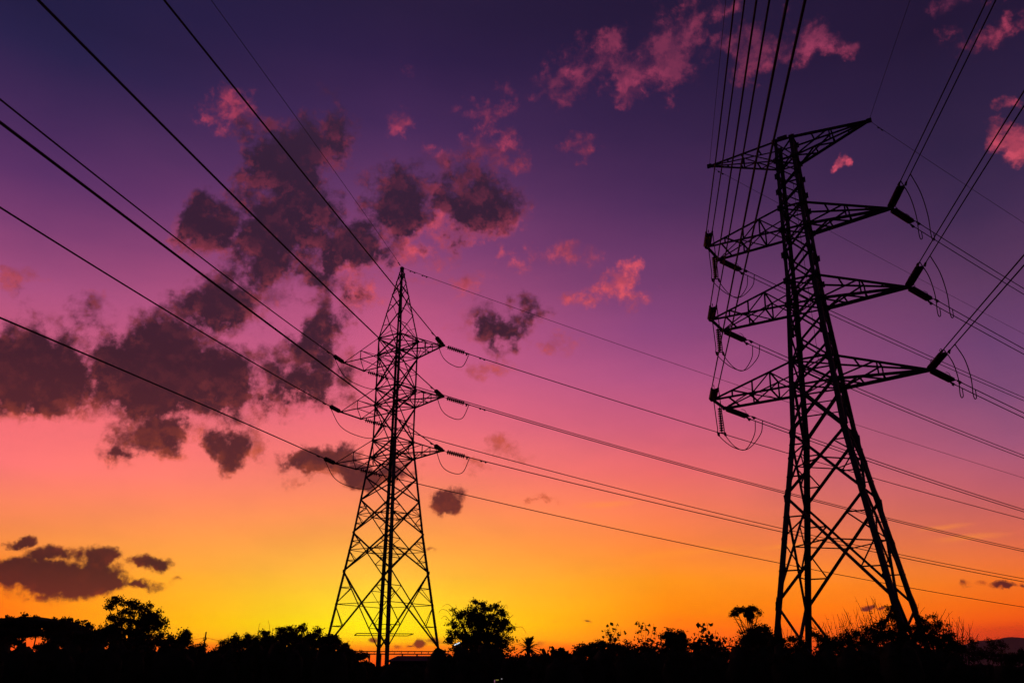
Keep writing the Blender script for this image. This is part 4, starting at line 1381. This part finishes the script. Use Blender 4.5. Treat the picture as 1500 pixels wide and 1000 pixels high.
# --- the black thicket along the bottom of the frame
prof = [(-25, 956), (10, 958), (45, 959), (80, 956), (115, 955), (150, 953), (185, 955), (220, 955), (255, 957), (285, 962), (318, 966), (345, 958), (380, 954), (415, 953), (450, 952), (485, 955), (515, 970), (548, 980), (582, 984), (616, 982),
        (650, 962), (685, 956), (720, 955), (755, 970), (790, 976), (825, 975), (858, 968), (890, 962), (925, 964), (960, 963), (995, 960), (1030, 966), (1062, 968), (1090, 959), (1122, 955), (1155, 957), (1188, 963), (1220, 961), (1252, 958),
        (1285, 955), (1318, 954), (1350, 954), (1382, 964), (1412, 978), (1445, 982), (1478, 984), (1512, 984)]
for q, (xx, tp) in enumerate(prof):
    d_ = 50 + (q * 7 % 5)
    bot = 1022
    plant('thicket_bush', 'dark leafy bush in the black thicket along the bottom of the frame', 'bush', xx, d_,
          [(xx - 8, (tp - 12 + bot) / 2, 21, (bot - tp + 12) / 2), (xx + 9, (tp - 9 + bot) / 2 + 4, 21, (bot - tp + 9) / 2)], 2200, 0.16, 100 + q, 50, 0.13, 0.05, 4, core=0.92, group='bushes of the thicket along the bottom', limbs=False, hollow=3.5)

# ------------------------------------------------------------------ small built things
def utility_pole():
    d = 128
    g, ri, aw = frame_for(296, d)
    root = thing('utility_pole', 'thin leaning utility pole with a short crossarm in the gap between the trees', 'pole', g, math.atan2(ri.y, ri.x))
    k = px(d)
    top = Vector((1.6 * k, 0, EYE + (980 - 931) * k))
    mb = MB()
    mb.tube([(-1.2 * k, 0, -0.2), (0, 0, top.z * 0.5), top], [0.16, 0.13, 0.09], 8)
    mb.build('pole', WOOD, root)
    zc = EYE + (980 - 941.5) * k
    mb = MB()
    mb.box((0.9 * k, 0.12, zc), (2.4 * k, 0, 0.05), (0, 0.05, 0), (0, 0, 0.06))
    arm = mb.build('crossarm', WOOD, root)
    for sx in (-2.0, 0.2, 2.0):
        mb = MB()
        mb.lathe((0.9 * k + sx * k, 0.12, zc + 0.06), (0.9 * k + sx * k, 0.12, zc + 0.3), [(0, 0.03), (0.06, 0.07), (0.12, 0.05), (0.17, 0.075), (0.24, 0.03)], 8)
        mb.build('insulator', PORCELAIN, arm)
    P = g + ri * (0.9 * k) + Vector((0, 0, zc + 0.3))
    for nm, ax in (('left', -1), ('right', 1)):
        q = at(200 if ax < 0 else 440, 938 if ax < 0 else 949, 150)
        mb = MB()
        pts = [Vector((0, 0, 0))] + [lerp(P, q, t / 12) - P + Vector((0, 0, -1.0 * (t / 12) * (1 - t / 12) * 2)) for t in range(1, 13)]
        mb.tube(pts, 0.022, 5)
        o = mb.build('service_wire', CABLE)
        o.location = P
        tag(o, 'thin sagging wire running %s from the small utility pole' % nm, 'wire')

utility_pole()

def walkway():
    d = 138
    g, ri, aw = frame_for(570, d)
    root = thing('elevated_walkway', 'thin level walkway with a railing crossing behind the left pylon\'s feet', 'walkway', g, math.atan2(ri.y, ri.x))
    k = px(d)
    x0, x1 = (500 - 570) * k, (655 - 570) * k
    z = lambda y: EYE + (980 - y) * k
    mb = MB()
    mb.box(((x0 + x1) / 2, 0, z(959.2)), ((x1 - x0) / 2, 0, 0), (0, 0.9, 0), (0, 0, 0.07))
    mb.build('deck', CONCRETE, root)
    for yy in (-0.85, 0.85):
        mb = MB()
        mb.box(((x0 + x1) / 2, yy, z(955.6)), ((x1 - x0) / 2, 0, 0), (0, 0.04, 0), (0, 0, 0.05))
        n = 16
        for q in range(n + 1):
            xx = lerp(x0, x1, q / n)
            mb.box((xx, yy, (z(955.6) + z(959.2)) / 2), (0.03, 0, 0), (0, 0.03, 0), (0, 0, (z(955.6) - z(959.2)) / 2))
        mb.build('railing', STEEL, root)
    for xx in (-60, -28, -12, 19, 40, 62, 80):
        mb = MB()
        mb.box((xx * k, 0, z(959.2) / 2), (0.12, 0, 0), (0, 0.12, 0), (0, 0, z(959.2) / 2 - 0.08))
        mb.build('post', CONCRETE, root)

walkway()

def shed():
    d = 78
    g, ri, aw = frame_for(608, d)
    root = thing('shed', 'low dark shed with a hipped roof behind the left pylon\'s right foot', 'shed', g, math.atan2(ri.y, ri.x))
    k = px(d)
    z = lambda y: EYE + (980 - y) * k
    x0, x1 = (568 - 608) * k, (652 - 608) * k
    dep = 2.2
    ze, zr = z(969.5), z(962.2)
    mb = MB()
    mb.box(((x0 + x1) / 2, dep, ze / 2), ((x1 - x0) / 2 - 0.25, 0, 0), (0, dep - 0.25, 0), (0, 0, ze / 2))
    mb.build('wall', PAINT, root)
    r0, r1 = x0 + 0.85, x1 - 0.85
    v = [(x0, 0, ze), (x1, 0, ze), (x1, 2 * dep, ze), (x0, 2 * dep, ze), (r0, dep, zr), (r1, dep, zr)]
    v += [(a, b, c_ + 0.07) for a, b, c_ in v]
    f = [(0, 4, 5, 1), (2, 5, 4, 3), (0, 3, 4), (1, 5, 2), (6, 7, 11, 10), (8, 9, 10, 11), (6, 10, 9), (7, 8, 11), (0, 1, 7, 6), (1, 2, 8, 7), (2, 3, 9, 8), (3, 0, 6, 9)]
    mesh_obj('roof', v, f, PAINT, root)
    mb = MB()
    mb.box((-0.6, 0.235, 1.0), (0.42, 0, 0), (0, 0.03, 0), (0, 0, 1.0))
    mb.build('door', WOOD, root)
    mb = MB()
    mb.box((1.0, 0.235, 1.45), (0.5, 0, 0), (0, 0.025, 0), (0, 0, 0.4))
    mb.build('window', STEEL, root)

shed()

def street_lamp():
    d = 60
    g, ri, aw = frame_for(668, d)
    root = thing('street_lamp', 'slanted white lamp tube glowing in front of the feathery tree', 'lamp', g, math.atan2(ri.y, ri.x))
    k = px(d)
    z = lambda y: EYE + (980 - y) * k
    a, b = Vector((-3.0 * k, -0.15, z(947.0))), Vector((5.2 * k, 0.0, z(943.2)))
    mb = MB()
    mb.tube([(4.5 * k, 0.1, -0.1), (4.5 * k, 0.1, z(943.2) - 0.25)], [0.06, 0.045], 8)
    mb.build('pole', STEEL, root)
    mb = MB()
    mb.tube([(4.5 * k, 0.1, z(943.2) - 0.25), (4.6 * k, 0.08, z(943.2) + 0.02)], [0.045, 0.03], 8)
    dd = (b - a).normalized()
    up = Vector((0, 0, 1)) - dd * dd.z
    mb.box((a + b) / 2 + up * 0.055, (b - a) * 0.53, Vector((0, 0.06, 0)), up * 0.015)
    head = mb.build('lamp_head', STEEL, root)
    mb = MB()
    mb.lathe(a, b, [(0, 0.012), (0.02, 0.033), ((b - a).length - 0.02, 0.033), ((b - a).length, 0.012)], 10)
    mb.build('lamp_tube', emitter('cool_tube_light', (0.75, 0.85, 1.0), 1.1), head)

street_lamp()

def marker(xp, yp, w_, h_, mat, lab):
    d = 44
    g, ri, aw = frame_for(xp, d)
    root = thing('marker_lamp', lab, 'lamp', g, math.atan2(ri.y, ri.x), 'tiny lamps in the thicket')
    k = px(d)
    zc = EYE + (980 - yp) * k
    mb = MB()
    mb.tube([(0, 0, -0.1), (0, 0, zc - h_ * k)], [0.03, 0.02], 6)
    mb.build('post', STEEL, root)
    mb = MB()
    mb.box((0, 0, zc), (w_ * k, 0, 0), (0, 0.03, 0), (0, 0, h_ * k))
    mb.build('lamp_body', mat, root)

marker(724.8, 995.5, 0.7, 1.8, emitter('pink_light', (0.8, 0.3, 0.45), 0.25), 'tiny upright pinkish light at the bottom of the frame')
marker(728.5, 994, 2.3, 0.7, emitter('dim_yellow_light', (0.5, 0.45, 0.08), 0.3), 'tiny dim yellow bar of light at the bottom of the frame')
marker(735, 992.5, 0.9, 0.7, emitter('white_light', (0.9, 0.85, 0.8), 0.25), 'tiny whitish light at the bottom of the frame')

# ------------------------------------------------------------------ evening haze between the camera and the far mountain
def haze():
    m = bpy.data.materials.new('haze')
    m.use_nodes = True
    t = m.node_tree
    t.nodes.clear()
    o_ = t.nodes.new('ShaderNodeOutputMaterial')
    v_ = t.nodes.new('ShaderNodeVolumePrincipled')
    v_.inputs['Color'].default_value = (0.82, 0.66, 0.74, 1)
    v_.inputs['Density'].default_value = HAZE_DENSITY
    v_.inputs['Anisotropy'].default_value = 0.3
    t.links.new(v_.outputs[0], o_.inputs['Volume'])
    mb = MB()
    mb.box((0, 0, HAZE_TOP / 2 - 0.5), (7000, 0, 0), (0, 7000, 0), (0, 0, HAZE_TOP / 2 + 0.5))
    o = mb.build('haze', m)
    tag(o, kind='stuff')

haze()
